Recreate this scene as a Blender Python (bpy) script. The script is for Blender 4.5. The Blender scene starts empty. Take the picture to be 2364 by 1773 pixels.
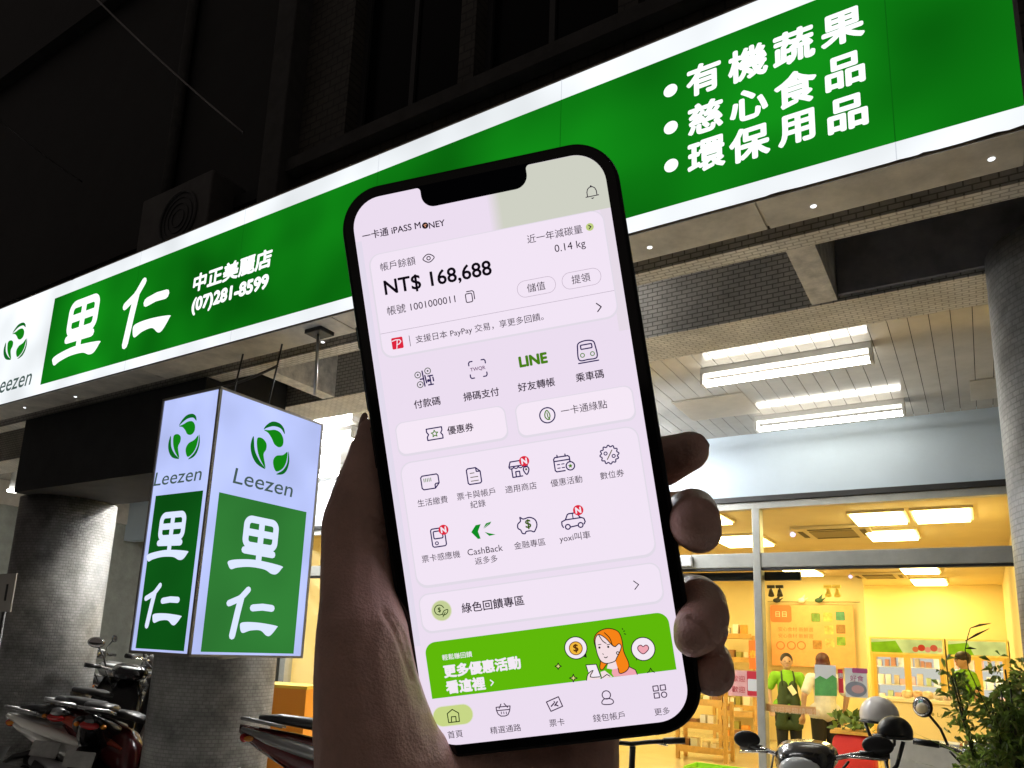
import bpy, bmesh, math, random
from mathutils import Vector, Matrix
random.seed(7)
SC = bpy.context.scene
COL = SC.collection
# ------------------------------------------------------------------ camera
CAMZ = 1.5
YAW, PITCH, ROLL = math.radians(-33.17694831), math.radians(11.65782394), math.radians(2.45047218)
FPX, CX, CY, IW, IH = 1751.13, 1128.76, 1130.73, 2364.0, 1773.0
FWD = Vector((math.sin(YAW)*math.cos(PITCH), math.cos(YAW)*math.cos(PITCH), math.sin(PITCH)))
_r0 = Vector((math.cos(YAW), -math.sin(YAW), 0)); _u0 = _r0.cross(FWD)
RT = math.cos(ROLL)*_r0 + math.sin(ROLL)*_u0
UP = -math.sin(ROLL)*_r0 + math.cos(ROLL)*_u0
EYE = Vector((0, 0, CAMZ))
cam = bpy.data.cameras.new("camera"); cam_ob = bpy.data.objects.new("camera", cam); COL.objects.link(cam_ob)
M = Matrix((RT, UP, -FWD)).transposed().to_4x4(); M.translation = EYE
cam_ob.matrix_world = M
cam.sensor_fit = 'HORIZONTAL'; cam.sensor_width = 36; cam.lens = FPX/IW*36
cam.shift_x = (IW/2-CX)/IW; cam.shift_y = (CY-IH/2)/IW
cam.clip_start = 0.02; cam.clip_end = 500
SC.camera = cam_ob
# ------------------------------------------------------------------ world: a dim city night
W = bpy.data.worlds.new("World"); SC.world = W; W.use_nodes = True
nt = W.node_tree; bg = nt.nodes["Background"]
sky = nt.nodes.new("ShaderNodeTexSky"); sky.sky_type = 'NISHITA'; sky.sun_disc = False
sky.sun_elevation = math.radians(-3.0); sky.sun_rotation = math.radians(180)
hs = nt.nodes.new("ShaderNodeHueSaturation"); hs.inputs["Saturation"].default_value = 0.25
mx = nt.nodes.new("ShaderNodeMix"); mx.data_type = 'RGBA'; mx.inputs[0].default_value = 0.9
mx.inputs[7].default_value = (0.80, 0.68, 0.62, 1)          # the city's glow in the night haze
nt.links.new(sky.outputs[0], hs.inputs["Color"]); nt.links.new(hs.outputs[0], mx.inputs[6])
nt.links.new(mx.outputs[2], bg.inputs["Color"]); bg.inputs["Strength"].default_value = 0.095
SC.view_settings.view_transform = 'Standard'; SC.view_settings.look = 'None'
SC.view_settings.exposure = 0; SC.view_settings.gamma = 1
SC.cycles.use_denoising = True
try: SC.cycles.denoiser = 'OPENIMAGEDENOISE'
except Exception: pass
SC.cycles.max_bounces = 6; SC.cycles.diffuse_bounces = 4; SC.cycles.glossy_bounces = 3
SC.cycles.transparent_max_bounces = 8; SC.cycles.sample_clamp_indirect = 8
SC.cycles.caustics_reflective = False; SC.cycles.caustics_refractive = False

# ------------------------------------------------------------------ pixel -> place helpers
def ray(x, y): return FWD + (x-CX)/FPX*RT - (y-CY)/FPX*UP
def atY(x, y, Y): d = ray(x, y); return EYE + d*(Y/d.y)
def atX(x, y, X): d = ray(x, y); return EYE + d*(X/d.x)
def atZ(x, y, Z): d = ray(x, y); return EYE + d*((Z-CAMZ)/d.z)
def atD(x, y, D): return EYE + ray(x, y)*D
def depth(p): return (Vector(p)-EYE).dot(FWD)

# ------------------------------------------------------------------ materials
def lin(c):
    def f(v): v /= 255.0; return v/12.92 if v <= 0.04045 else ((v+0.055)/1.055)**2.4
    return (f(c[0]), f(c[1]), f(c[2]), 1)
MATS = {}
def pmat(name, col, rough=0.5, metal=0.0, noise=0.0, nscale=8.0, bump=0.0, bscale=60.0, spec=0.5, coat=0.0):
    if name in MATS: return MATS[name]
    m = bpy.data.materials.new(name); m.use_nodes = True; t = m.node_tree; b = t.nodes["Principled BSDF"]
    b.inputs["Roughness"].default_value = rough; b.inputs["Metallic"].default_value = metal
    b.inputs["Specular IOR Level"].default_value = spec; b.inputs["Coat Weight"].default_value = coat
    c = tuple(col[:3])+(1,)
    b.inputs["Base Color"].default_value = c
    if noise or bump:
        tc = t.nodes.new("ShaderNodeTexCoord")
    if noise:
        n = t.nodes.new("ShaderNodeTexNoise"); n.inputs["Scale"].default_value = nscale; n.inputs["Detail"].default_value = 6
        n.inputs["Roughness"].default_value = 0.65
        t.links.new(tc.outputs["Object"], n.inputs["Vector"])
        r = t.nodes.new("ShaderNodeValToRGB")
        r.color_ramp.elements[0].position = 0.3; r.color_ramp.elements[1].position = 0.72
        r.color_ramp.elements[0].color = tuple(v*(1-noise) for v in c[:3])+(1,)
        r.color_ramp.elements[1].color = tuple(min(1, v*(1+noise*0.6)) for v in c[:3])+(1,)
        t.links.new(n.outputs["Fac"], r.inputs[0]); t.links.new(r.outputs[0], b.inputs["Base Color"])
    if bump:
        n2 = t.nodes.new("ShaderNodeTexNoise"); n2.inputs["Scale"].default_value = bscale; n2.inputs["Detail"].default_value = 4
        t.links.new(tc.outputs["Object"], n2.inputs["Vector"])
        bp = t.nodes.new("ShaderNodeBump"); bp.inputs["Strength"].default_value = bump; bp.inputs["Distance"].default_value = 0.01
        t.links.new(n2.outputs["Fac"], bp.inputs["Height"]); t.links.new(bp.outputs[0], b.inputs["Normal"])
    MATS[name] = m; return m
def emat(name, col, s=1.0, vary=0.0, vscale=1.0):
    if name in MATS: return MATS[name]
    m = bpy.data.materials.new(name); m.use_nodes = True; t = m.node_tree; t.nodes.clear()
    e = t.nodes.new("ShaderNodeEmission"); o = t.nodes.new("ShaderNodeOutputMaterial"); t.links.new(e.outputs[0], o.inputs[0])
    e.inputs[0].default_value = tuple(col[:3])+(1,); e.inputs[1].default_value = s
    if vary:                                                     # the uneven glow of the tubes behind a backlit face
        tc = t.nodes.new("ShaderNodeTexCoord"); n = t.nodes.new("ShaderNodeTexNoise"); n.inputs["Scale"].default_value = vscale
        n.inputs["Detail"].default_value = 1.5
        t.links.new(tc.outputs["Object"], n.inputs["Vector"])
        mr = t.nodes.new("ShaderNodeMapRange"); mr.inputs[1].default_value = 0.3; mr.inputs[2].default_value = 0.7
        mr.inputs[3].default_value = s*(1-vary); mr.inputs[4].default_value = s*(1+vary)
        t.links.new(n.outputs["Fac"], mr.inputs[0]); t.links.new(mr.outputs[0], e.inputs[1])
    MATS[name] = m; return m
def ui(rgb, s=1.0):
    return emat("screen_%d_%d_%d" % rgb, lin(rgb), s)
def tilemat(name, c1, c2, mortar, bw, bh, mode, msize=0.006, rough=0.35, dirt=0.35, bias=0.0):
    """small ceramic tiles; mode says which way the courses run"""
    if name in MATS: return MATS[name]
    m = bpy.data.materials.new(name); m.use_nodes = True; t = m.node_tree; b = t.nodes["Principled BSDF"]
    tc = t.nodes.new("ShaderNodeTexCoord"); sp = t.nodes.new("ShaderNodeSeparateXYZ"); cb = t.nodes.new("ShaderNodeCombineXYZ")
    t.links.new(tc.outputs["Object"], sp.inputs[0])
    if mode == 'cyl':
        at = t.nodes.new("ShaderNodeMath"); at.operation = 'ARCTAN2'
        t.links.new(sp.outputs[1], at.inputs[0]); t.links.new(sp.outputs[0], at.inputs[1])
        mu = t.nodes.new("ShaderNodeMath"); mu.operation = 'MULTIPLY'; mu.inputs[1].default_value = 0.5
        t.links.new(at.outputs[0], mu.inputs[0]); t.links.new(mu.outputs[0], cb.inputs[0]); t.links.new(sp.outputs[2], cb.inputs[1])
    else:
        i, j = {'xz': (0, 2), 'xy': (0, 1), 'yx': (1, 0), 'yz': (1, 2)}[mode]
        t.links.new(sp.outputs[i], cb.inputs[0]); t.links.new(sp.outputs[j], cb.inputs[1])
    br = t.nodes.new("ShaderNodeTexBrick"); br.inputs["Scale"].default_value = 1.0
    br.inputs["Color1"].default_value = tuple(c1)+(1,); br.inputs["Color2"].default_value = tuple(c2)+(1,)
    br.inputs["Mortar"].default_value = tuple(mortar)+(1,); br.inputs["Mortar Size"].default_value = msize
    br.inputs["Brick Width"].default_value = bw; br.inputs["Row Height"].default_value = bh; br.inputs["Bias"].default_value = bias
    t.links.new(cb.outputs[0], br.inputs["Vector"])
    n = t.nodes.new("ShaderNodeTexNoise"); n.inputs["Scale"].default_value = 3.0; n.inputs["Detail"].default_value = 7; n.inputs["Roughness"].default_value = 0.7
    t.links.new(tc.outputs["Object"], n.inputs["Vector"])
    mr = t.nodes.new("ShaderNodeMapRange"); mr.inputs[1].default_value = 0.3; mr.inputs[2].default_value = 0.7
    mr.inputs[3].default_value = 1-dirt; mr.inputs[4].default_value = 1+dirt*0.4
    t.links.new(n.outputs["Fac"], mr.inputs[0])
    mm = t.nodes.new("ShaderNodeMix"); mm.data_type = 'RGBA'; mm.blend_type = 'MULTIPLY'; mm.inputs[0].default_value = 1
    t.links.new(br.outputs["Color"], mm.inputs[6]); t.links.new(mr.outputs[0], mm.inputs[7]); t.links.new(mm.outputs[2], b.inputs["Base Color"])
    bp = t.nodes.new("ShaderNodeBump"); bp.inputs["Strength"].default_value = 0.5; bp.inputs["Distance"].default_value = 0.004; bp.invert = True
    t.links.new(br.outputs["Fac"], bp.inputs["Height"]); t.links.new(bp.outputs[0], b.inputs["Normal"])
    b.inputs["Roughness"].default_value = rough
    MATS[name] = m; return m
def glassmat(name, tint=(1, 1, 1), refl=0.12):
    if name in MATS: return MATS[name]
    m = bpy.data.materials.new(name); m.use_nodes = True; t = m.node_tree; t.nodes.clear()
    o = t.nodes.new("ShaderNodeOutputMaterial"); mix = t.nodes.new("ShaderNodeMixShader")
    tr = t.nodes.new("ShaderNodeBsdfTransparent"); tr.inputs[0].default_value = tuple(tint)+(1,)
    gl = t.nodes.new("ShaderNodeBsdfGlossy"); gl.inputs["Roughness"].default_value = 0.02
    lw = t.nodes.new("ShaderNodeLayerWeight"); lw.inputs[0].default_value = refl
    t.links.new(lw.outputs["Fresnel"], mix.inputs[0]); t.links.new(tr.outputs[0], mix.inputs[1]); t.links.new(gl.outputs[0], mix.inputs[2])
    t.links.new(mix.outputs[0], o.inputs[0]); MATS[name] = m; return m

# ------------------------------------------------------------------ objects
def tag(o, label=None, cat=None, group=None, kind=None):
    if label: o["label"] = label
    if cat: o["category"] = cat
    if group: o["group"] = group
    if kind: o["kind"] = kind
    return o
def thing(name, label, cat, loc=(0, 0, 0), rotz=0.0, group=None):
    o = bpy.data.objects.new(name, None); COL.objects.link(o); o.empty_display_size = 0.1
    o.location = loc; o.rotation_euler = (0, 0, rotz)
    return tag(o, label, cat, group)
def root_of(o):
    while o.parent: o = o.parent
    return o
def link(name, me, parent=None, label=None):
    o = bpy.data.objects.new(name, me); COL.objects.link(o)
    if parent is not None: o.parent = parent
    if label: o["label"] = label
    return o
class MB:
    """collects shapes; build() links them as ONE mesh. off = world point that becomes the mesh origin"""
    def __init__(s, off=None): s.v = []; s.f = []; s.m = []; s.sm = []; s.off = Vector(off) if off is not None else Vector((0, 0, 0))
    def add(s, vs, fs, mi=0, smooth=False):
        k = len(s.v); s.v += [Vector(p)-s.off for p in vs]
        for f in fs: s.f.append([i+k for i in f]); s.m.append(mi); s.sm.append(smooth)
        return s
    def box(s, a, b, mi=0):
        x0, y0, z0 = a; x1, y1, z1 = b
        return s.add([(x0, y0, z0), (x1, y0, z0), (x1, y1, z0), (x0, y1, z0), (x0, y0, z1), (x1, y0, z1), (x1, y1, z1), (x0, y1, z1)],
                     [(0, 3, 2, 1), (4, 5, 6, 7), (0, 1, 5, 4), (1, 2, 6, 5), (2, 3, 7, 6), (3, 0, 4, 7)], mi)
    def obox(s, c, ex, ey, ez, mi=0):
        c = Vector(c); vs = []
        for k in (-1, 1):
            for i, j in ((-1, -1), (1, -1), (1, 1), (-1, 1)): vs.append(c+Vector(ex)*i+Vector(ey)*j+Vector(ez)*k)
        return s.add(vs, [(0, 3, 2, 1), (4, 5, 6, 7), (0, 1, 5, 4), (1, 2, 6, 5), (2, 3, 7, 6), (3, 0, 4, 7)], mi)
    def tube(s, pts, r, n=10, mi=0, cap=True, smooth=True):
        pts = [Vector(p) for p in pts]; N = len(pts)
        rs = r if isinstance(r, (list, tuple)) else [r]*N
        vs = []; prev = None
        for i, p in enumerate(pts):
            d = (pts[min(i+1, N-1)]-pts[max(i-1, 0)]).normalized()
            if prev is None:
                a = d.orthogonal().normalized()
            else:
                a = (prev - d*prev.dot(d)); a = a.normalized() if a.length > 1e-6 else d.orthogonal().normalized()
            prev = a; b = d.cross(a)
            for k in range(n):
                t = 2*math.pi*k/n; vs.append(p+(a*math.cos(t)+b*math.sin(t))*rs[i])
        fs = []
        for i in range(N-1):
            for k in range(n): fs.append((i*n+k, i*n+(k+1) % n, (i+1)*n+(k+1) % n, (i+1)*n+k))
        s.add(vs, fs, mi, smooth)
        if cap:
            k0 = len(s.v)-len(vs)
            s.f.append([k0+k for k in reversed(range(n))]); s.m.append(mi); s.sm.append(False)
            s.f.append([k0+(N-1)*n+k for k in range(n)]); s.m.append(mi); s.sm.append(False)
        return s
    def ell(s, c, r, seg=14, rings=9, mi=0, rot=None):
        c = Vector(c); r = Vector(r) if not isinstance(r, (int, float)) else Vector((r, r, r)); vs = []; fs = []
        R = rot or Matrix.Identity(3)
        for i in range(1, rings):
            a = math.pi*i/rings
            for k in range(seg):
                t = 2*math.pi*k/seg
                vs.append(c+R@Vector((r.x*math.sin(a)*math.cos(t), r.y*math.sin(a)*math.sin(t), r.z*math.cos(a))))
        top = len(vs); vs.append(c+R@Vector((0, 0, r.z))); vs.append(c+R@Vector((0, 0, -r.z)))
        for i in range(rings-2):
            for k in range(seg): fs.append((i*seg+k, (i+1)*seg+k, (i+1)*seg+(k+1) % seg, i*seg+(k+1) % seg))
        for k in range(seg):
            fs.append((top, k, (k+1) % seg)); fs.append((top+1, (rings-2)*seg+(k+1) % seg, (rings-2)*seg+k))
        return s.add(vs, fs, mi, True)
    def loft(s, secs, n=16, mi=0, p=2.6, axis='y'):
        """secs: (y, z, half width, half height) rings of a super-ellipse, closed at both ends"""
        vs = []; fs = []
        for (y, z, hw, hh) in secs:
            for k in range(n):
                t = 2*math.pi*k/n; c, q = math.cos(t), math.sin(t)
                x = hw*math.copysign(abs(c)**(2/p), c); h = hh*math.copysign(abs(q)**(2/p), q)
                vs.append((x, y, z+h))
        N = len(secs)
        for i in range(N-1):
            for k in range(n): fs.append((i*n+k, i*n+(k+1) % n, (i+1)*n+(k+1) % n, (i+1)*n+k))
        fs.append(tuple(reversed(range(n)))); fs.append(tuple((N-1)*n+k for k in range(n)))
        return s.add(vs, fs, mi, True)
    def torus(s, c, axis, R, r, n=28, m=10, mi=0):
        c = Vector(c); ax = Vector(axis).normalized(); a = ax.orthogonal().normalized(); b = ax.cross(a); vs = []; fs = []
        for i in range(n):
            t = 2*math.pi*i/n; d = a*math.cos(t)+b*math.sin(t)
            for k in range(m):
                q = 2*math.pi*k/m; vs.append(c+d*(R+r*math.cos(q))+ax*(r*math.sin(q)))
        for i in range(n):
            for k in range(m): fs.append((i*m+k, ((i+1) % n)*m+k, ((i+1) % n)*m+(k+1) % m, i*m+(k+1) % m))
        return s.add(vs, fs, mi, True)
    def build(s, name, mats, parent=None, label=None, bevel=0.0):
        me = bpy.data.meshes.new(name); me.from_pydata([tuple(p) for p in s.v], [], s.f); me.update()
        if not isinstance(mats, (list, tuple)): mats = [mats]
        for m in mats: me.materials.append(m)
        me.polygons.foreach_set("material_index", s.m); me.polygons.foreach_set("use_smooth", s.sm)
        bm = bmesh.new(); bm.from_mesh(me); bmesh.ops.recalc_face_normals(bm, faces=bm.faces); bm.to_mesh(me); bm.free()
        o = link(name, me, parent, label)
        if parent is None: o.location = s.off
        if bevel:
            b = o.modifiers.new("bevel", 'BEVEL'); b.width = bevel; b.segments = 2; b.limit_method = 'ANGLE'
        return o
def copy_tree(o, parent=None):
    c = o.copy(); COL.objects.link(c); c.parent = parent
    for ch in list(o.children): copy_tree(ch, c)
    return c

# ------------------------------------------------------------------ flat graphics (screens, signs, posters)
_TXT = {}
def text_mesh(s):
    if s in _TXT: return _TXT[s]
    cu = bpy.data.curves.new("lettering", 'FONT'); cu.body = s; cu.resolution_u = 3
    o = bpy.data.objects.new("lettering", cu); COL.objects.link(o); bpy.context.view_layer.update()
    me = bpy.data.meshes.new_from_object(o.evaluated_get(bpy.context.evaluated_depsgraph_get()))
    vs = [(v.co.x, v.co.y) for v in me.vertices]; fs = [tuple(p.vertices) for p in me.polygons]
    bpy.data.objects.remove(o); bpy.data.curves.remove(cu); bpy.data.meshes.remove(me)
    _TXT[s] = (vs, fs); return _TXT[s]
class Canvas:
    """flat artwork on a real plane: 2-D points (u to the right, v up, metres) plus a layer height"""
    def __init__(s, org, eu, ev, en, lay=0.00003, off=(0, 0, 0)):
        s.o = Vector(org); s.eu = Vector(eu).normalized(); s.ev = Vector(ev).normalized(); s.en = Vector(en).normalized()
        s.lay = lay; s.off = Vector(off); s.v = []; s.f = []; s.mi = []; s.mats = []; s.k = 0
    def m(s, mat):
        if mat not in s.mats: s.mats.append(mat)
        return s.mats.index(mat)
    def px(s, x, y):
        d = ray(x, y); t = (s.o-EYE).dot(s.en)/d.dot(s.en); p = EYE+d*t-s.o
        return (p.dot(s.eu), p.dot(s.ev))
    def P(s, u, v, h): return s.o+s.eu*u+s.ev*v+s.en*h-s.off
    def raw(s, pts, fs, mat, layer):
        k = len(s.v); i = s.m(mat); h = layer*s.lay
        s.v += [s.P(u, v, h) for u, v in pts]
        for f in fs: s.f.append([a+k for a in f]); s.mi.append(i)
    def poly(s, pts, mat, layer=1): s.raw(pts, [tuple(range(len(pts)))], mat, layer)
    def rrect(s, u0, v0, u1, v1, r, mat, layer=1, n=8, corners=(1, 1, 1, 1)):
        s.poly(rr(u0, v0, u1, v1, r, n, corners), mat, layer)
    def circle(s, u, v, r, mat, layer=1, n=28, ry=None):
        s.poly([(u+r*math.cos(2*math.pi*i/n), v+(ry or r)*math.sin(2*math.pi*i/n)) for i in range(n)], mat, layer)
    def stroke(s, pts, w, mat, layer=1, closed=False, cap=True):
        """a line of width w with round joints"""
        pts = list(pts); P = pts+[pts[0]] if closed else pts
        for i, (a, b) in enumerate(zip(P[:-1], P[1:])):
            dx, dy = b[0]-a[0], b[1]-a[1]; L = math.hypot(dx, dy)
            if L < 1e-9: continue
            nx, ny = -dy/L*w/2, dx/L*w/2
            s.poly([(a[0]+nx, a[1]+ny), (a[0]-nx, a[1]-ny), (b[0]-nx, b[1]-ny), (b[0]+nx, b[1]+ny)], mat, layer+0.1*(i % 2))
        if cap:
            for q in pts: s.circle(q[0], q[1], w/2, mat, layer+0.25, n=8)
    def arc(s, u, v, r, a0, a1, w, mat, layer=1, n=12, ry=None):
        s.stroke([(u+r*math.cos(math.radians(a0+(a1-a0)*i/n)), v+(ry or r)*math.sin(math.radians(a0+(a1-a0)*i/n))) for i in range(n+1)], w, mat, layer)
    def ring(s, u, v, r, w, mat, layer=1, n=28):
        a = [(u+(r+w/2)*math.cos(2*math.pi*i/n), v+(r+w/2)*math.sin(2*math.pi*i/n)) for i in range(n)]
        b = [(u+(r-w/2)*math.cos(2*math.pi*i/n), v+(r-w/2)*math.sin(2*math.pi*i/n)) for i in range(n)]
        s.raw(a+b, [(i, (i+1) % n, n+(i+1) % n, n+i) for i in range(n)], mat, layer)
    def outline(s, u0, v0, u1, v1, r, w, mat, layer=1, n=8):
        a = rr(u0-w/2, v0-w/2, u1+w/2, v1+w/2, r+w/2, n); b = rr(u0+w/2, v0+w/2, u1-w/2, v1-w/2, max(r-w/2, 1e-6), n); N = len(a)
        s.raw(a+b, [(i, (i+1) % N, N+(i+1) % N, N+i) for i in range(N)], mat, layer)
    def text(s, t, mat, layer, u0, v0, width=None, size=None, bold=0.0, shear=0.0, slope=0.0, center=False, hscale=1.0, height=None):
        """bbox left-bottom at (u0, v0); fitted to width, or given size (em)"""
        vs, fs = text_mesh(t)
        x0 = min(a for a, b in vs); x1 = max(a for a, b in vs); y0 = min(b for a, b in vs); y1 = max(b for a, b in vs)
        k = size if size else width/(x1-x0)/hscale
        if height: k = height/(y1-y0); hscale = width/(x1-x0)/k
        if center: u0 -= (x1-x0)*k*hscale/2; v0 -= (y1-y0)*k/2
        offs = [(0, 0)]
        if bold: offs = [(bold*k*math.cos(math.pi/4*i), bold*k*math.sin(math.pi/4*i)) for i in range(8)]+[(0, 0)]
        for i, (dx, dy) in enumerate(offs):
            pts = [(u0+(a-x0)*k*hscale+shear*(b-y0)*k+dx, v0+(b-y0)*k+slope*(a-x0)*k*hscale+dy) for a, b in vs]
            s.raw(pts, fs, mat, layer+i*0.07)
        return k
    def textpx(s, t, L, R, mat, layer=6, bold=0.0):
        a = s.px(*L); b = s.px(*R); s.text(t, mat, layer, a[0], (a[1]+b[1])/2, width=b[0]-a[0], bold=bold)
    def build(s, name, parent=None, label=None):
        me = bpy.data.meshes.new(name); me.from_pydata([tuple(p) for p in s.v], [], s.f); me.update()
        for m in s.mats: me.materials.append(m)
        me.polygons.foreach_set("material_index", s.mi)
        return link(name, me, parent, label)
def rr(u0, v0, u1, v1, r, n=8, corners=(1, 1, 1, 1)):
    out = []
    for (cu, cv, a, k) in ((u1-r, v1-r, 0, corners[1]), (u0+r, v1-r, 90, corners[0]), (u0+r, v0+r, 180, corners[3]), (u1-r, v0+r, 270, corners[2])):
        if k:
            for i in range(n+1):
                t = math.radians(a+90*i/n); out.append((cu+r*math.cos(t), cv+r*math.sin(t)))
        else: out.append((cu+r*(1 if a in (0, 270) else -1), cv+r*(1 if a in (0, 90) else -1)))
    return out
def spline(pts, n=6, closed=True):
    """Catmull-Rom through 2-D points"""
    N = len(pts); out = []
    for i in range(N if closed else N-1):
        g = lambda j: pts[j % N] if closed else pts[max(0, min(N-1, j))]
        p0, p1, p2, p3 = g(i-1), g(i), g(i+1), g(i+2)
        for k in range(n):
            t = k/n
            out.append(tuple(0.5*(2*p1[a]+(p2[a]-p0[a])*t+(2*p0[a]-5*p1[a]+4*p2[a]-p3[a])*t*t+(3*p1[a]-p0[a]-3*p2[a]+p3[a])*t**3) for a in (0, 1)))
    if not closed: out.append(tuple(pts[-1]))
    return out

# ------------------------------------------------------------------ bodies: overlapping tapered limbs fused into ONE skin
def crease(me, off, lines):
    """presses skin folds into the side of a body that faces the camera: lines of photo points, width in pixels, depth in metres"""
    no = [v.normal.copy() for v in me.vertices]
    for v, n_ in zip(me.vertices, no):
        p = v.co+off; d = p-EYE
        if n_.dot(d) > 0: continue
        z = d.dot(FWD); x = CX+FPX*d.dot(RT)/z; y = CY-FPX*d.dot(UP)/z; k = 0.0
        for pts, w, dep in lines:
            for (ax, ay), (bx, by) in zip(pts[:-1], pts[1:]):
                if x < min(ax, bx)-3*w or x > max(ax, bx)+3*w or y < min(ay, by)-3*w or y > max(ay, by)+3*w: continue
                ux, uy = bx-ax, by-ay; t = max(0, min(1, ((x-ax)*ux+(y-ay)*uy)/(ux*ux+uy*uy))); q = math.hypot(x-ax-ux*t, y-ay-uy*t)
                k = max(k, dep*math.exp(-(q/w)**2))
        if k: v.co -= n_*k
    me.update()
def blob(name, chains, voxel, mat, parent=None, smooth=4, off=(0, 0, 0), ells=(), label=None):
    b = MB(off)
    for ch in chains:
        for (p, r) in ch: b.ell(p, r, 14, 10)
        for (p, r), (q, t) in zip(ch[:-1], ch[1:]): b.tube([p, q], [r, t], 14)
    for e in ells: b.ell(e[0], e[1], 18, 12, rot=e[2] if len(e) > 2 else None)
    tmp = b.build("skin", mat)
    tmp.location = (0, 0, 0)
    rm = tmp.modifiers.new("r", 'REMESH'); rm.mode = 'VOXEL'; rm.voxel_size = voxel
    if smooth:
        sm = tmp.modifiers.new("s", 'SMOOTH'); sm.iterations = smooth; sm.factor = 0.5
    bpy.context.view_layer.update()
    me = bpy.data.meshes.new_from_object(tmp.evaluated_get(bpy.context.evaluated_depsgraph_get()))
    old = tmp.data; bpy.data.objects.remove(tmp); bpy.data.meshes.remove(old)
    me.name = name; me.polygons.foreach_set("use_smooth", [True]*len(me.polygons))
    if not me.materials: me.materials.append(mat)
    return link(name, me, parent, label)
# ================================================================== ground
M_asph = pmat("asphalt", (0.07, 0.07, 0.072), 0.8, noise=0.4, nscale=5, bump=0.4, bscale=120)
M_pave = tilemat("arcade_tiles", (0.70, 0.69, 0.67), (0.76, 0.745, 0.72), (0.4, 0.39, 0.37), 0.3, 0.3, 'xy', 0.006, 0.35)
b = MB(); b.box((-60, -40, -0.3), (60, 40, -0.12)); tag(b.build("road", M_asph), kind="structure")
b = MB(); b.box((-40, -1.2, -0.119), (40, 30, 0)); tag(b.build("pavement", M_pave), kind="structure")

# ================================================================== the building over the arcade
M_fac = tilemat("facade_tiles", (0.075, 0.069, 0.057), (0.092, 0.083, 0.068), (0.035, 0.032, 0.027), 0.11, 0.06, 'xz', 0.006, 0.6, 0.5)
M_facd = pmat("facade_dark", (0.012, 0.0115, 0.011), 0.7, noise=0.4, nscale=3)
M_pilas = pmat("pilaster_stone", (0.055, 0.053, 0.05), 0.7, noise=0.4, nscale=6)
M_frame0 = pmat("window_frame", (0.05, 0.05, 0.05), 0.5, metal=0.3)
M_dglass = pmat("dark_glass", (0.003, 0.003, 0.004), 0.2, spec=0.08)
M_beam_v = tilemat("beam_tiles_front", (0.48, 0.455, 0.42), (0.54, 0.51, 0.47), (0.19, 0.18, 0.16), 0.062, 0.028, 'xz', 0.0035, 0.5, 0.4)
M_beam_h = tilemat("beam_tiles_under_lit", (0.76, 0.725, 0.67), (0.82, 0.785, 0.73), (0.44, 0.41, 0.36), 0.062, 0.028, 'xy', 0.0035, 0.5, 0.35)  # same tiles made paler below, bounced floor light put into the colour
M_rib = pmat("rib_plaster", (0.74, 0.70, 0.64), 0.7, noise=0.4, nscale=14, bump=0.3, bscale=50)
M_shade = pmat("shade_panel_grey", (0.26, 0.25, 0.27), 0.7, noise=0.4, nscale=5)
M_slab = pmat("slab_dark", (0.018, 0.018, 0.019), 0.85, noise=0.4, nscale=4)
YF = 3.36; ZC = 3.68
bd = thing("building", "dark tiled upper storeys of the building over the long green sign", "building", (0, YF, 0))
def part(name, mats, *boxes, label=None, bevel=0.0, parent=None, off=None, mi=0):
    b = MB(off if off is not None else root_of(parent or bd).location)
    for q in boxes: b.box(q[0], q[1], q[2] if len(q) > 2 else 0)
    return b.build(name, mats, parent or bd, label, bevel)
# facade wall built round its window openings
XP0 = atY(640, 400, YF).x; XP1 = atY(690, 330, YF).x          # pilaster
zs0 = 4.02
win = []
xs_w = [XP1+0.35, XP1+1.55, XP1+2.75, XP1+3.95, XP1+5.15]
wl = [(x, x+0.98, 4.98, 6.7) for x in (-3.55, -2.45, -1.35, -0.25)]
wl2 = [(x, x+1.7, 5.2, 7.2) for x in (-9.4, -12.2, -15.0)]
def wall_with_holes(y0, y1, x0, x1, z0, z1, holes, mat, name):
    bx = []; xs = sorted(set([x0, x1]+[h[0] for h in holes]+[h[1] for h in holes]))
    for a, c_ in zip(xs[:-1], xs[1:]):
        hs_ = [h for h in holes if h[0] <= a+1e-6 and h[1] >= c_-1e-6]; z = z0
        for h in sorted(hs_, key=lambda q: q[2]):
            if h[2] > z: bx.append(((a, y0, z), (c_, y1, h[2])))
            z = h[3]
        if z < z1: bx.append(((a, y0, z), (c_, y1, z1)))
    return part(name, mat, *bx)
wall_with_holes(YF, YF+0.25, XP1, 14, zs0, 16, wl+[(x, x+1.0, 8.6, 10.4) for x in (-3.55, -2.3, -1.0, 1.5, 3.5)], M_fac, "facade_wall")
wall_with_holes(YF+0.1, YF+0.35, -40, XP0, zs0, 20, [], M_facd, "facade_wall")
part("pilaster", M_pilas, ((XP0, YF-0.16, zs0), (XP1, YF+0.3, 20)), bevel=0.01)
part("ledge", M_pilas, ((XP1+0.002, YF-0.10, 4.80), (14, YF-0.002, 4.90)))
part("ledge", M_facd, ((-40, YF-0.02, 7.9), (XP0-0.002, YF+0.098, 8.05)), ((-40, YF-0.02, 4.75), (XP0-0.002, YF+0.098, 4.85)))
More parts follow.
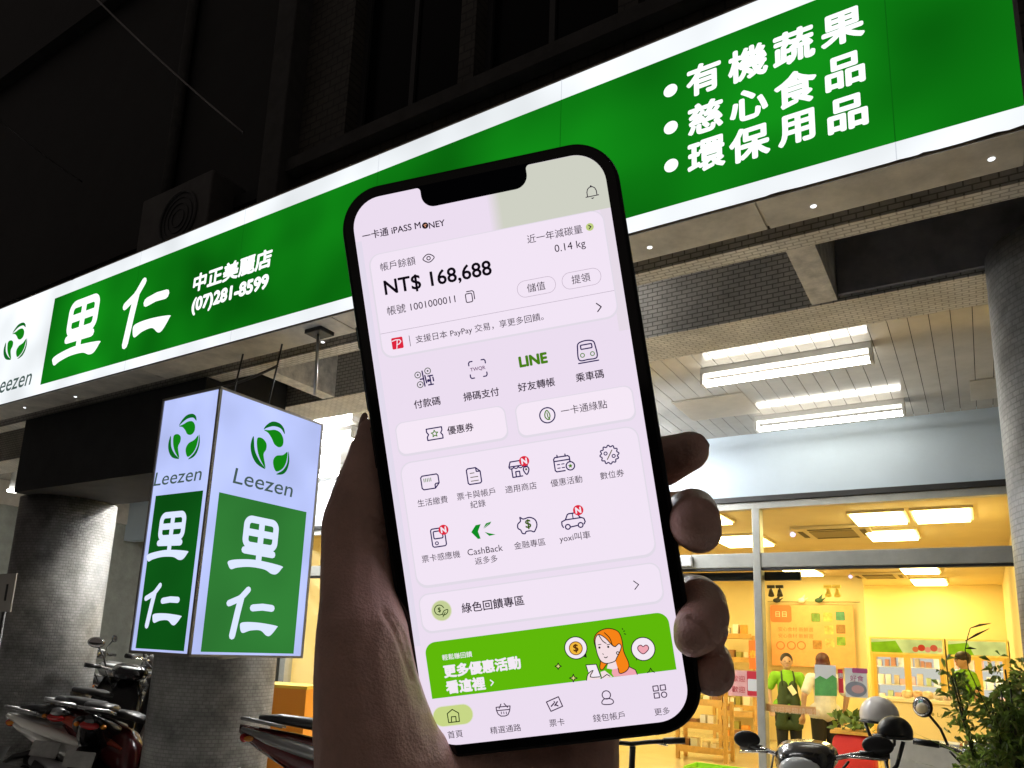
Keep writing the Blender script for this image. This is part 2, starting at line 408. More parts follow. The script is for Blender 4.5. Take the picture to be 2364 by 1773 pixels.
for (x0, x1, z0, z1) in wl:
    y = YF+0.12 if x0 > XP1 else YF+0.2
    f = part("window", M_frame0, ((x0, y, z0), (x0+0.045, y+0.06, z1)), ((x1-0.045, y, z0), (x1, y+0.06, z1)), ((x0+0.045, y, z0), (x1-0.045, y+0.06, z0+0.05)), ((x0+0.045, y, z1-0.05), (x1-0.045, y+0.06, z1)), (((x0+x1)/2-0.02, y+0.002, z0+0.05), ((x0+x1)/2+0.02, y+0.058, z1-0.05)))
    part("pane", M_dglass, ((x0+0.045, y+0.025, z0+0.05), ((x0+x1)/2-0.02, y+0.035, z1-0.05)), (((x0+x1)/2+0.02, y+0.025, z0+0.05), (x1-0.045, y+0.035, z1-0.05)), parent=f, off=bd.location)
# beams under the first floor
YB0, YB1, ZB = 4.18, 4.56, 3.40
part("floor_slab", M_slab, ((-30, YF+0.36, 3.98), (14, YB0, 4.2)))
part("beam", [M_beam_v, M_beam_h], ((-30, YB0, ZB+0.004), (14, YB1, 4.2), 0), ((-30, YB0+0.001, ZB), (14, YB1-0.001, ZB+0.0035), 1))
part("edge_beam", [M_beam_v, M_beam_h], ((-30, YF+0.03, ZB+0.006), (14, YF+0.15, 3.976), 0), ((-30, YF+0.031, ZB+0.002), (14, YF+0.149, ZB+0.0055), 1))
xr = [-14.2, -10.4, atZ(690, 885, ZB).x-0.06, -0.60, 2.4]
part("shade_panel", M_shade, ((-0.53, YB0-0.03, ZB+0.03), (3.5, YB0-0.003, 3.97)))  # panel added over the beam tiles to stand in for the bay's shade
for x in xr: part("cross_beam", M_rib, ((x-0.065, YF+0.152, ZB+0.008), (x+0.065, YB0-0.002, 3.97)))

# round tiled columns
M_col = tilemat("column_mosaic", (0.25, 0.25, 0.24), (0.31, 0.305, 0.295), (0.185, 0.183, 0.178), 0.05, 0.026, 'cyl', 0.003, 0.5, 0.8)
def column_fit(ax, ay, bx_, by, Yc):
    a = ray(ax, ay); c_ = ray(bx_, by); a1 = math.atan2(a.x, a.y); a2 = math.atan2(c_.x, c_.y)
    m = (a1+a2)/2; D = Yc/math.cos(m); return Vector((D*math.sin(m), Yc, 0)), D*math.sin(abs(a2-a1)/2)
def column(name, label, c, r, z1, ztop, core):
    t = thing(name, label, "column", c, 0, "round tiled columns of the arcade")
    b = MB(); b.tube([(0, 0, 0), (0, 0, z1)], r, 56); b.build("shaft", M_col, t)
    if core:
        b = MB(); b.box((-r*0.72, -r*0.72, z1), (r*0.72, r*0.72, ztop)); b.build("core", M_slab, t)
    return t
cL, rL = column_fit(12, 1350, 247, 1350, 3.9); cM, rM = column_fit(344, 1600, 632, 1600, 3.9)
d = ray(2303, 920); th = math.atan2(d.x, d.y); rR = 0.42; Yr = 4.05
Dn = Yr  # solve for the centre whose left tangent is that ray
lo, hi = -0.5, 2.5
for _ in range(50):
    m_ = (lo+hi)/2; ang = math.atan2(m_, Yr); t_ = ang-math.asin(rR/math.hypot(m_, Yr))
    if t_ < th: lo = m_
    else: hi = m_
column("column", "grey mosaic column beside the shop glass, behind the leafy shrub", (lo, Yr, 0), rR, 3.395, 3.95, False)
zd = atY(224, 1109, 3.37).z
column("column", "grey mosaic column behind the parked scooters, its edge lit from the side", cL, rL, zd-0.003, 3.95, False)
column("column", "grey mosaic column standing under the hanging lightbox", cM, rM, zd-0.003, 3.95, False)
part("beam", M_slab, ((atY(50, 1030, 3.37).x, 3.53, zd), (cM.x+0.2, 4.15, 3.96)), ((atY(50, 1030, 3.37).x, 3.37, zd), (cM.x+0.2, 3.529, ZB-0.002)))

# ================================================================== arcade ceiling, its lamps, far left wall
M_strip = pmat("ceiling_strip", (0.52, 0.495, 0.455), 0.13, noise=0.14, nscale=3, spec=0.25)
M_white = pmat("white_plaster", (0.56, 0.655, 0.735), 0.75, noise=0.06, nscale=2, bump=0.1, bscale=40)
YG = 7.5
cl = thing("arcade_ceiling", "cream strip ceiling over the arcade walkway, reflecting its tubes", "ceiling", (0, YB1, ZC)); cl["kind"] = "structure"
b = MB(cl.location); x = -16.0; pw = 0.1178; x0 = 0.083-pw*150
for i in range(180):
    xa = x0+pw*i
    if xa < -14 or xa > 3: continue
    b.box((xa+0.0022, YB1-0.02, ZC), (xa+pw-0.0022, YG+0.1, ZC+0.012))
b.build("ceiling_strip", M_strip, cl)
b = MB(cl.location); b.box((-16, YB1-0.03, ZC+0.022), (5, YG+0.12, ZC+0.04)); b.build("ceiling_backing", M_slab, cl)
def hatch(pxs, label=None):
    q = [atZ(*p, ZC) for p in pxs]; xa, xb = min(p.x for p in q), max(p.x for p in q); ya, yb = min(p.y for p in q), max(p.y for p in q)
    b = MB(cl.location); b.box((xa, ya, ZC-0.012), (xb, yb, ZC-0.001)); b.build("access_hatch", pmat("hatch", (0.55, 0.52, 0.47), 0.5, noise=0.1), cl, bevel=0.004)
hatch([(1560, 930), (1715, 905), (1750, 945), (1600, 970)])
hatch([(2238, 878), (2300, 872), (2310, 915), (2242, 918)])
M_tube = emat("lit_tube", (1.0, 0.965, 0.86), 20.0); M_tube2 = emat("bright_tube", (0.97, 0.98, 1.0), 240.0); M_bat = pmat("lamp_metal", (0.7, 0.7, 0.68), 0.4)
def tube_lamp(x0, x1, y, label, mat=None, group="fluorescent lamps under the arcade ceiling", z=None):
    t = thing("fluorescent_lamp", label, "ceiling lamp", ((x0+x1)/2, y, z or ZC), 0, group); h = (x1-x0)/2
    b = MB(); b.box((-h-0.02, -0.055, -0.05), (h+0.02, 0.055, -0.001)); b.build("batten", M_bat, t, bevel=0.004)
    for dy in (-0.042, 0.042):
        b = MB(); b.tube([(-h, dy, -0.115), (h, dy, -0.115)], 0.0115, 12); b.build("tube", mat or M_tube, t)
    for sx in (-1, 1):
        b = MB(); b.box((sx*(h+0.012)-0.012, -0.058, -0.135), (sx*(h+0.012)+0.012, 0.058, -0.051)); b.build("tube_holder", M_bat, t, bevel=0.003)
zt = ZC-0.115
a = atZ(1625, 884, zt); c_ = atZ(2005, 822, zt); L1 = "twin fluorescent tubes on the cream ceiling, the pair farther from the white wall"
tube_lamp(a.x, c_.x, (a.y+c_.y)/2+0.05, L1)
a2 = atZ(1755, 996, zt); c2 = atZ(2082, 948, zt); y2 = (a2.y+c2.y)/2
tube_lamp(a2.x, c2.x, y2, "twin fluorescent tubes on the cream ceiling, the pair closest to the white wall")
y1_ = (a.y+c_.y)/2+0.05
q = atZ(800, 1012, zt); tube_lamp(q.x-1.15, q.x+0.1, q.y, "twin fluorescent tubes glowing between the lightbox and the thumb, upper pair", M_tube2)
q = atZ(775, 1094, zt); tube_lamp(q.x-1.15, q.x+0.1, min(q.y, 7.3), "twin fluorescent tubes glowing between the lightbox and the thumb, lower pair", M_tube2)
tube_lamp(-9.2, -8.0, 6.2, "twin fluorescent tubes beyond the far column"); tube_lamp(-7.0, -5.8, 5.35, "added unseen fluorescent tubes over the parked scooters, behind the low dark beam", emat("added_scooter_tube", (1.0, 0.965, 0.88), 420.0))  # second lamp is added and unseen, it brightens scooters and column
tube_lamp(-3.9, -2.7, y1_, "added unseen fluorescent tubes behind the phone, row farther from the white wall", M_tube2)  # added unseen lamp to brighten the arcade
tube_lamp(-3.0, -1.9, 3.72, "added unseen fluorescent tubes in the beam recess behind the phone", emat("added_recess_tube", (1.0, 0.98, 0.95), 34.0), z=3.97)  # added unseen lamp to light the beam front and the rib
tube_lamp(-3.9, -2.7, 6.6, "added unseen fluorescent tubes behind the phone, row closer to the white wall", M_tube2)  # another added lamp out of sight, spreads more light through the arcade
# a small spot lamp far left
q = atZ(27, 1147, 3.3); t = thing("spot_lamp", "small bright round lamp under the ceiling beyond the far column", "ceiling lamp", (q.x, q.y, 3.4))
b = MB(); b.tube([(0, 0, 0.28), (0, 0, 0)], 0.05, 14); b.build("housing", M_bat, t)
b = MB(); b.tube([(0, 0, -0.001), (0, 0, -0.03)], 0.07, 16); b.build("bulb", emat("spot_bulb", (1, 0.98, 0.92), 12), t)
# far-left end wall of the arcade, facing us
M_gwall = pmat("grey_wall", (0.30, 0.31, 0.27), 0.8, noise=0.25, nscale=5, bump=0.2, bscale=30)
XL = atZ(300, 1213, 3.3).x
wl_ = thing("end_wall", "grey green plaster wall closing the far end of the arcade", "wall", (XL, 5, 0))
b = MB(wl_.location); b.box((XL-0.2, 2.0, 0), (XL, 14, 3.3)); b.build("wall_panel", M_gwall, wl_)
b = MB(wl_.location); b.box((XL-0.2, 2.0, 3.302), (XL+0.03, 14, 3.67)); b.build("head_beam", pmat("cream_beam", (0.55, 0.50, 0.42), 0.7, noise=0.2), wl_)

# ================================================================== shop front
M_alu = pmat("aluminium_frame", (0.42, 0.43, 0.40), 0.42, metal=0.35, noise=0.15, nscale=5)
M_dark = pmat("dark_trim", (0.02, 0.02, 0.02), 0.5)
M_glass = glassmat("shop_glass", (0.97, 0.98, 0.97), 0.06)
ZL = atY(2000, 1139, YG).z; ZT0 = atY(2000, 1306, YG).z; ZT1 = atY(2000, 1270, YG).z
XS0, XS1 = -8.2, 0.46
sf = thing("storefront", "glazed shop front with grey aluminium frame under a white wall panel", "storefront", (-3.5, YG, 0))
def sp(name, m, *bx, **k): return part(name, m, *bx, parent=sf, **k)
sp("white_panel", M_white, ((XS0-6, YG, ZL+0.02), (4, YG+0.2, ZC+0.3)))
sp("head_trim", M_dark, ((XS0, YG-0.05, ZL-0.015), (XS1, YG-0.002, ZL+0.035)))
sp("head_rail", M_alu, ((XS0, YG-0.02, ZL-0.085), (XS1, YG+0.08, ZL-0.018)))
sp("transom", M_alu, ((XS0, YG-0.03, ZT0), (XS1, YG+0.09, ZT1)), bevel=0.006)
sp("transom_shadow_strip", M_dark, ((XS0, YG-0.02, ZT0-0.025), (XS1, YG+0.05, ZT0-0.002)))
xm = atY(1755, 1476, YG).x
mull = [xm-3*1.62, xm-2*1.62, xm-1.62, xm]
for x in mull: sp("mullion", M_alu, ((x-0.036, YG-0.045, 0), (x+0.036, YG+0.10, ZL-0.087)), bevel=0.006)
sp("jamb", M_alu, ((XS1-0.1, YG-0.03, 0), (XS1, YG+0.1, ZL)))
sp("jamb", M_alu, ((XS0, YG-0.03, 0), (XS0+0.1, YG+0.1, ZL)))
sp("door_rail", M_dark, ((xm-1.55, YG+0.102, ZT0-0.11), (xm+0.36, YG+0.16, ZT0-0.03)))
sp("door_operator", pmat("operator_box", (0.6, 0.62, 0.63), 0.4), ((xm-1.05, YG-0.09, ZT0+0.02), (xm-0.62, YG-0.032, ZT1-0.02)), bevel=0.006)
edges = [XS0+0.1]+mull+[XS1-0.1]
for xa, xb in zip(edges[:-1], edges[1:]):
    for z0, z1 in ((0.04, ZT0-0.03), (ZT1, ZL-0.088)):
        sp("pane", M_glass, ((xa+0.03, YG+0.02, z0), (xb-0.03, YG+0.028, z1)))
q0 = atY(2050, 1705, YG-0.5); q1 = atY(2250, 1705, YG-0.5)
lw_ = thing("low_wall", "low pale wall in front of the shop glass behind the parked scooters", "wall", (q0.x+0.6, YG-0.4, 0))
b = MB(lw_.location); b.box((q0.x, YG-0.5, 0), (XS1+0.4, YG-0.25, q0.z)); b.build("wall_block", pmat("pale_wall", (0.62, 0.61, 0.56), 0.7, noise=0.12), lw_, bevel=0.01)

# ================================================================== the long green sign
YS = 3.0
SGN = 1.0
E_wht = emat("sign_white", (0.93, 0.97, 1.0), 1.0, 0.16, 1.6); E_grn = emat("sign_green", lin((13, 118, 18)), 1.0, 0.55, 1.1); E_lit = emat("sign_letter", (0.97, 0.99, 1.0), 1.15)
M_soff = pmat("sign_soffit", (0.72, 0.675, 0.60), 0.5, noise=0.35, nscale=4, spec=0.3)
zt0 = 4.253; zb0 = 3.477; ztop = 4.372; zbot = 3.392
XRs = 0.262; XGL = -6.47; XLs = -7.75
sg = thing("shop_sign", "long backlit green shop sign with white characters and white edges", "sign", (-3.5, YS, zbot))
b = MB(sg.location)
b.box((XLs, YS+0.004, zbot+0.004), (XRs-0.004, YS+0.235, ztop)); b.build("housing", M_soff, sg)
b = MB(sg.location); n_ = 5; xs = [XLs+(XRs-XLs)*i/n_ for i in range(n_+1)]
xj = [XLs, -6.2, atZ(372, 870, zbot).x, atZ(820, 760, zbot).x, atZ(1752, 480, zbot).x, XRs]
for xa, xb in zip(xj[:-1], xj[1:]): b.box((xa+0.006, YS+0.012, zbot-0.004), (xb-0.006, YS+0.25, zbot+0.003))
b.build("soffit_panel", M_soff, sg, bevel=0.002)
CS = lambda lay=0.0006: Canvas((0, YS, 0), (1, 0, 0), (0, 0, 1), (0, -1, 0), lay, sg.location)
c = CS(); c.poly([(XLs, zbot), (XRs, zbot), (XRs, ztop), (XLs, ztop)], E_wht, 0); c.build("face_panel", sg)
c = CS(); c.poly([(XGL, zb0), (XRs+0.001, zb0), (XRs+0.001, zt0), (XGL, zt0)], E_grn, 4); c.build("green_field", sg)
b = MB(sg.location); b.box((XRs-0.003, YS-0.006, zbot-0.004), (XRs+0.012, YS+0.25, ztop+0.004)); b.build("end_cap", pmat("sign_cap", (0.2, 0.2, 0.2), 0.5), sg)
M_rust = pmat("rusty_lip", (0.10, 0.075, 0.05), 0.8, noise=0.6, nscale=16)
b = MB(sg.location); b.box((XLs, YS-0.008, zbot-0.006), (XRs, YS+0.002, zbot+0.001)); b.build("lower_lip", M_rust, sg)
b = MB(sg.location); b.box((XLs, YS-0.008, ztop-0.002), (XRs, YS+0.03, ztop+0.008)); b.build("upper_lip", M_rust, sg)
for (x, y) in ((57, 941), (174, 916), (1500, 571), (1878, 476), (2289, 367), (745, 790)):
    q = atZ(x, y, zbot-0.004); b = MB(sg.location); b.ell((q.x, q.y, q.z), (0.013, 0.013, 0.006), 12, 8); b.build("soffit_led", emat("led", (0.95, 0.97, 1), 1.6), sg)
c = CS(); R5 = random.Random(5)
E_sm = emat("seam_green", lin((10, 98, 15)), 1.0); E_sw = emat("seam_grey", lin((214, 219, 226)), 1.0)
for x in (-5.25, -4.05, -2.85, -1.62, -0.15):
    c.poly([(x-0.002, zb0), (x+0.002, zb0), (x+0.002, zt0), (x-0.002, zt0)], E_sm, 5); c.poly([(x-0.002, zbot), (x+0.002, zbot), (x+0.002, zb0), (x-0.002, zb0)], E_sw, 5); c.poly([(x-0.002, zt0), (x+0.002, zt0), (x+0.002, ztop), (x-0.002, ztop)], E_sw, 5); c.build("panel_seam", sg); c = CS()
c = CS(); x = XLs; pts = []
while x < XRs-0.01:                                             # flaking grime along the lower and upper edge
    g = 0.0015+(0.009 if x > -0.9 else 0.002)*max(0, R5.gauss(0.25, 0.45)); pts.append((x, zbot+g)); x += R5.uniform(0.012, 0.10)
c.poly([(XLs, zbot-0.001)]+pts+[(XRs, zbot+0.01), (XRs, zbot-0.001)][::1], M_rust, 6)
x = XLs; pts = []
while x < XRs-0.01: pts.append((x, ztop-0.001-0.004*max(0, R5.gauss(0.2, 0.5)))); x += R5.uniform(0.02, 0.08)
c.poly(([(XLs, ztop+0.001)]+pts+[(XRs, ztop-0.004), (XRs, ztop+0.001)])[::-1], M_rust, 6)
c.build("edge_grime", sg)
c = CS()
for ch, x, y, w_ in (("有", 1624.7, 181, .155), ("機", 1726.4, 146.5, .16), ("蔬", 1832, 107.8, .16), ("果", 1944, 65, .158), ("慈", 1628.8, 270.6, .155), ("心", 1728.5, 242, .155), ("食", 1836.3, 205.5, .16), ("品", 1950, 164.8, .155), ("環", 1630.8, 358, .158), ("保", 1730.5, 331.6, .158), ("用", 1838.3, 297, .15), ("品", 1956.3, 262.4, .155)):
    a = c.px(x, y); c.text(ch, E_lit, 8, a[0], a[1], size=w_*1.06, bold=0.035, center=True)
for x, y in ((1548.6, 210.4), (1549.4, 295.8), (1550.3, 383.3)):
    a = c.px(x, y); c.circle(a[0], a[1], 0.033, E_lit, 8)
c.build("product_lettering", sg)
def li_ren(c, which, u, v, w, h, mat, lay):
    """the two big brush characters, drawn stroke by stroke in a box centred on (u, v)"""
    X = lambda q: [(u+(a-0.5)*w, v+(b-0.5)*h) for a, b in q]; t = 0.125*min(w, h)
    if which == 0:
        c.outline(u+(0.27-0.5)*w, v+(0.50-0.5)*h, u+(0.81-0.5)*w, v+(0.96-0.5)*h, 0.09*w, t, mat, lay)
        for q in ([(0.54, 0.95), (0.54, 0.2)], [(0.27, 0.73), (0.81, 0.73)], [(0.27, 0.41), (0.79, 0.40)]): c.stroke(X(q), t, mat, lay+1)
        c.poly(spline(X([(0.03, 0.10), (0.02, 0.18), (0.20, 0.235), (0.52, 0.265), (0.97, 0.225), (0.98, 0.17), (0.90, 0.07), (0.80, 0.06), (0.66, 0.12), (0.40, 0.13), (0.18, 0.09), (0.08, 0.05)]), 5), mat, lay+2)
    else:
        c.stroke(X([(0.39, 0.94), (0.27, 0.77), (0.08, 0.66)]), t*0.95, mat, lay); c.stroke(X([(0.28, 0.78), (0.24, 0.5), (0.19, 0.08)]), t*1.1, mat, lay+1)
        c.stroke(X([(0.50, 0.61), (0.68, 0.64), (0.86, 0.63)]), t*1.05, mat, lay)
        c.poly(spline(X([(0.31, 0.24), (0.34, 0.33), (0.62, 0.345), (0.97, 0.305), (0.98, 0.26), (0.88, 0.12), (0.80, 0.11), (0.68, 0.20), (0.50, 0.19), (0.36, 0.14)]), 5), mat, lay+2)
c = CS()
a = c.px(183, 764); li_ren(c, 0, a[0], a[1], 0.70, 0.55, E_lit, 8)
a = c.px(337, 716); li_ren(c, 1, a[0], a[1], 0.66, 0.56, E_lit, 8)
c.build("brush_characters", sg)
c = CS(); a = c.px(447, 671); b_ = c.px(625, 620); hh_ = c.px(536, 606)[1]-c.px(536, 645)[1]; c.text("中正美麗店", E_lit, 8, a[0], (a[1]+b_[1])/2, width=b_[0]-a[0], height=hh_, bold=0.04)
a = c.px(443, 727); b_ = c.px(617, 676); hh_ = c.px(530, 662)[1]-c.px(530, 700)[1]; c.text("(07)281-8599", E_lit, 8, a[0], (a[1]+b_[1])/2, width=b_[0]-a[0], height=hh_, bold=0.05)
c.build("branch_lettering", sg)
LEAF = [  # the leaf emblem, unit box (x right, y up), dark and light leaves
    (0, [(0.28, 0.78), (0.34, 0.88), (0.48, 0.98), (0.66, 0.99), (0.78, 0.92), (0.81, 0.82), (0.70, 0.90), (0.52, 0.90), (0.36, 0.83)]),
    (1, [(0.29, 0.77), (0.42, 0.80), (0.56, 0.84), (0.70, 0.82), (0.79, 0.72), (0.79, 0.60), (0.70, 0.54), (0.58, 0.57), (0.50, 0.66), (0.40, 0.74)]),
    (0, [(0.06, 0.60), (0.01, 0.44), (0.06, 0.26), (0.20, 0.12), (0.42, 0.07), (0.26, 0.19), (0.12, 0.36)]),
    (1, [(0.15, 0.58), (0.27, 0.61), (0.38, 0.54), (0.39, 0.43), (0.34, 0.32), (0.42, 0.09), (0.28, 0.21), (0.18, 0.38)]),
    (1, [(0.93, 0.50), (0.82, 0.42), (0.66, 0.37), (0.59, 0.27), (0.62, 0.15), (0.70, 0.08), (0.84, 0.16), (0.92, 0.30)]),
    (0, [(0.95, 0.52), (1.0, 0.34), (0.96, 0.16), (0.86, 0.06), (0.70, 0.03), (0.86, 0.14), (0.95, 0.30)])]
E_lf = emat("leaf_green", lin((20, 132, 20)), 1.0); E_lfd = emat("leaf_dark_green", lin((14, 104, 30)), 1.0); E_gtx = emat("grey_lettering", lin((72, 92, 88)), 1.0)
def emblem(c, u, v, w, h, lay, k=1.0):
    for i, q in LEAF: c.poly(spline([(u+(a-0.5)*w, v+(b-0.5)*h) for a, b in q], 4), E_lf if i else E_lfd, lay+0.1*i)
c = CS(); a = c.px(40, 790); emblem(c, a[0]-0.02, a[1], 0.42, 0.36, 6)
c.build("leaf_emblem", sg)
c = CS(); a = c.px(76, 867); l_ = c.px(-15, 905); r_ = c.px(76, 880); h_ = c.px(36, 862)[1]-c.px(36, 898)[1]; c.text("Leezen", E_gtx, 6, l_[0], c.px(36, 898)[1], width=(r_[0]-l_[0])*0.95, height=h_, shear=0.15, bold=0.006); c.build("wordmark", sg)
# hanging lightbox
YL = 2.7; q = atY(510, 895, YL); XK = q.x; z1 = q.z; z0 = atY(425, 1512, YL).z; XL0 = (atY(378, 920, YL).x+atY(306, 1490, YL).x)/2
YK = (atX(748, 990, XK).y+atX(690, 1518, XK).y)/2
lb = thing("lightbox", "hanging backlit box sign, white above and green below, lettered on two faces", "lightbox", ((XL0+XK)/2, YL, z0))
E_lbw = emat("lightbox_white", (0.50, 0.575, 0.97), 1.0, 0.16, 2.2); E_lbg = emat("lightbox_green", lin((14, 84, 22)), 1.0, 0.25, 1.6); E_lbg2 = emat("lightbox_green_side", lin((48, 122, 52)), 1.0, 0.15, 1.6)
E_lbl = emat("lightbox_letter", (0.70, 0.78, 1.0), 1.05)
M_lbf = pmat("lightbox_frame", (0.30, 0.28, 0.24), 0.5, metal=0.2)
b = MB(lb.location); b.box((XL0+0.004, YL+0.004, z0+0.004), (XK-0.004, YK-0.004, z1-0.004)); b.build("housing", M_lbf, lb)
fr = 0.016
b = MB(lb.location)
for (x, y) in ((XL0, YL), (XK, YL), (XK, YK)): b.box((x-fr/2, y-fr/2, z0), (x+fr/2, y+fr/2, z1))
for z in (z0, z1): b.box((XL0-fr/2, YL-fr/2, z-fr/2), (XK+fr/2, YL+fr/2, z+fr/2-0.001)); b.box((XK-fr/2+0.001, YL+fr/2, z-fr/2), (XK+fr/2-0.001, YK+fr/2, z+fr/2-0.002))
b.build("frame", M_lbf, lb)
zm = atY(360, 1145, YL).z; H_ = z1-z0
def lface(org, eu, W_, green, side):
    c = Canvas(org, eu, (0, 0, 1), (1, 0, 0) if side else (0, -1, 0), 0.0006, lb.location)
    c.poly([(0.006, 0.006), (W_-0.006, 0.006), (W_-0.006, H_-0.006), (0.006, H_-0.006)], E_lbw, 0)
    mg = W_*0.085; zg = zm-z0; c.poly([(mg, 0.02), (W_-mg, 0.02), (W_-mg, zg), (mg, zg)], green, 2)
    c.build("face_panel", lb)
    NC = lambda: Canvas(org, eu, (0, 0, 1), (1, 0, 0) if side else (0, -1, 0), 0.0006, lb.location)
    ex, ey, ew, eh, tx, ty, tw, lx, ly, rx, ry, cw, chh = (625, 1032, 94, 126, 617, 1117, 146, 594, 1262, 581, 1417, 128, 133) if side else (426, 1011, 73, 107, 418, 1099, 114, 391, 1242, 375, 1399, 95, 116)
    wd = lambda x, y, w: c.px(x+w/2, y)[0]-c.px(x-w/2, y)[0]
    ht = lambda x, y, h: c.px(x, y-h/2)[1]-c.px(x, y+h/2)[1]
    c = NC(); a = c.px(ex, ey); emblem(c, a[0], a[1], wd(ex, ey, ew), ht(ex, ey, eh), 3); c.build("leaf_emblem", lb)
    c = NC(); a = c.px(tx, ty); c.text("Leezen", E_gtx, 3, a[0]-wd(tx, ty, 8), a[1], width=wd(tx, ty, tw)*0.94, height=ht(tx, ty, 35 if side else 31), center=True, bold=0.004, shear=0.12); c.build("wordmark", lb)
    c = NC(); a = c.px(lx, ly); li_ren(c, 0, a[0], a[1], wd(lx, ly, cw), ht(lx, ly, chh), E_lbl, 5)
    a = c.px(rx, ry); li_ren(c, 1, a[0], a[1], wd(rx, ry, cw), ht(rx, ry, chh*0.94), E_lbl, 5)
    c.build("brush_characters", lb)
lface((XL0, YL-0.001, z0), (1, 0, 0), XK-XL0, E_lbg, False); lface((XK+0.001, YL, z0), (0, 1, 0), YK-YL, E_lbg2, True)
for (x, y) in ((XK-0.08, YL+0.42), (XL0+0.08, YL+0.42)):
    b = MB(lb.location); b.tube([(x, y, z1), (x+0.02, y+0.05, zbot-0.002)], 0.006, 8); b.build("hanger", M_dark, lb)
b = MB(lb.location); b.tube([((XK+XL0)/2-0.1, YL+0.5, z0-0.02), (cM.x+0.4, cM.y-0.1, z0-0.02)], 0.018, 8); b.build("bracket", M_lbf, lb)
b = MB(lb.location); b.tube([((XK+XL0)/2, YL+0.5, z1-0.2), (cM.x+0.3, cM.y-0.1, z1-0.2)], 0.018, 8); b.build("bracket", M_lbf, lb)
# hanging rod and cables under the sign
p0 = atZ(708, 748, zbot); rod = thing("hanging_rod", "thin steel rod with a dark clamp hanging under the sign beside the phone", "rod", p0)
b = MB(); b.tube([(0, 0.1, 0), (0.0, 0.12, -0.42)], 0.010, 8); b.build("rod", pmat("steel", (0.5, 0.48, 0.44), 0.4, metal=0.7), rod)
b = MB(); b.box((-0.07, 0.05, -0.03), (0.07, 0.17, 0.0)); b.build("clamp", M_dark, rod, bevel=0.004)
M_wire = pmat("cable", (0.30, 0.28, 0.28), 0.6); M_wire2 = pmat("cable_black", (0.05, 0.045, 0.045), 0.6)
def cable(a, c_, sag, r, m, label):
    pts = [a.lerp(c_, i/14)+Vector((0, 0, -sag*4*(i/14)*(1-i/14))) for i in range(15)]
    b = MB(a); b.tube(pts, r, 6); tag(b.build("cable", m), label, "cable", "cables by the dark facade")
cable(atY(205, -20, 2.6), atY(560, 305, 3.3), 0.03, 0.008, M_wire, "grey cable slanting across the dark facade above the sign")
cable(atY(-20, 262, 2.5), atY(190, 420, 3.3), 0.02, 0.007, M_wire2, "dim cable slanting across the facade at the photo's left border")
cable(atZ(395, 905, 3.36)+Vector((0, 0.05, 0)), atZ(640, 845, 3.38), 0.05, 0.010, M_wire2, "thick cable drooping between the sign and the lightbox")

# the raised part of the arcade floor where scooters park
b = MB(); b.box((-40, 1.7, 0.001), (-2.6, YG-0.3, 0.22)); tag(b.build("raised_pavement", M_pave, bevel=0.01), kind="structure")

# outdoor unit of an air conditioner on the dark facade over the sign
q0 = atY(335, 420, 3.15); q1 = atY(485, 560, 3.15); t = thing("air_conditioner_unit", "dark outdoor air conditioner unit with a round fan above the sign", "air conditioner", ((q0.x+q1.x)/2, 3.45, q1.z)); hw = (q1.x-q0.x)/2*0.9; hh = 0.62
M_acu = pmat("unit_grey", (0.085, 0.08, 0.075), 0.6, noise=0.3, nscale=6)
b = MB(); b.box((-hw, -0.32, 0), (hw, -0.001, hh)); b.build("casing", M_acu, t, bevel=0.012)
b = MB(); b.torus((0.08, -0.325, hh*0.5), (0, 1, 0), hh*0.36, 0.012, 36, 8)
for r_ in (0.28, 0.2, 0.12): b.torus((0.08, -0.325, hh*0.5), (0, 1, 0), hh*r_, 0.004, 30, 6)
b.build("fan_guard", M_frame0, t)
b = MB(); b.tube([(0.08, -0.322, hh*0.5), (0.08, -0.3205, hh*0.5)], hh*0.35, 32); b.build("fan", M_dark, t)
b = MB(); b.box((-hw*0.8, -0.30, -0.06), (-hw*0.8+0.04, 0.05, -0.001)); b.box((hw*0.8-0.04, -0.30, -0.06), (hw*0.8, 0.05, -0.001)); b.box((-hw*0.8+0.04, -0.03, -0.055), (hw*0.8-0.04, 0.0, -0.002)); b.build("bracket", M_dark, t)
b = MB(t.location); b.tube([(q0.x-0.1, YF+0.05, q1.z-0.2), (q0.x-0.1, YF+0.05, 12)], 0.05, 12); tag(b.build("drain_pipe", M_pilas), "dark drain pipe running up the facade beside the air conditioner unit", "pipe")
# ================================================================== inside the shop
ZI = 3.0; YW = 17.4; YW2 = 15.4
Y_wal = pmat("shop_wall_paint", (0.80, 0.67, 0.36), 0.8, noise=0.05, nscale=2); Y_cei = pmat("shop_ceiling_board", (0.62, 0.50, 0.30), 0.8, noise=0.08, nscale=1.5)
Y_flo = pmat("shop_floor_tile", (0.55, 0.46, 0.28), 0.12, noise=0.12, nscale=1.2)
b = MB(); b.box((XS0, YG+0.12, 0.001), (XS1, YW, 0.012)); tag(b.build("shop_floor", Y_flo), kind="structure")
b = MB(); b.box((XS0, YG+0.12, ZI+0.05), (XS1, YW, ZI+0.1)); tag(b.build("shop_ceiling", Y_cei), kind="structure")
b = MB(); b.box((XS0-0.1, YW, 0), (XS1+0.2, YW+0.1, ZI+0.1)); tag(b.build("shop_back_wall", Y_wal), kind="structure")
xj_ = atY(1995, 1400, YW2).x
b = MB(); b.box((XS0, YW2, 0.013), (xj_, YW2+0.1, ZI+0.049)); tag(b.build("shop_poster_wall", Y_wal), kind="structure")
b = MB(); b.box((XS1-0.12, YG+0.12, 0.013), (XS1, YW-0.001, ZI+0.049)); b.box((XS0-0.1, YG+0.12, 0.013), (XS0, YW-0.001, ZI+0.1)); tag(b.build("shop_side_wall", Y_wal), kind="structure")
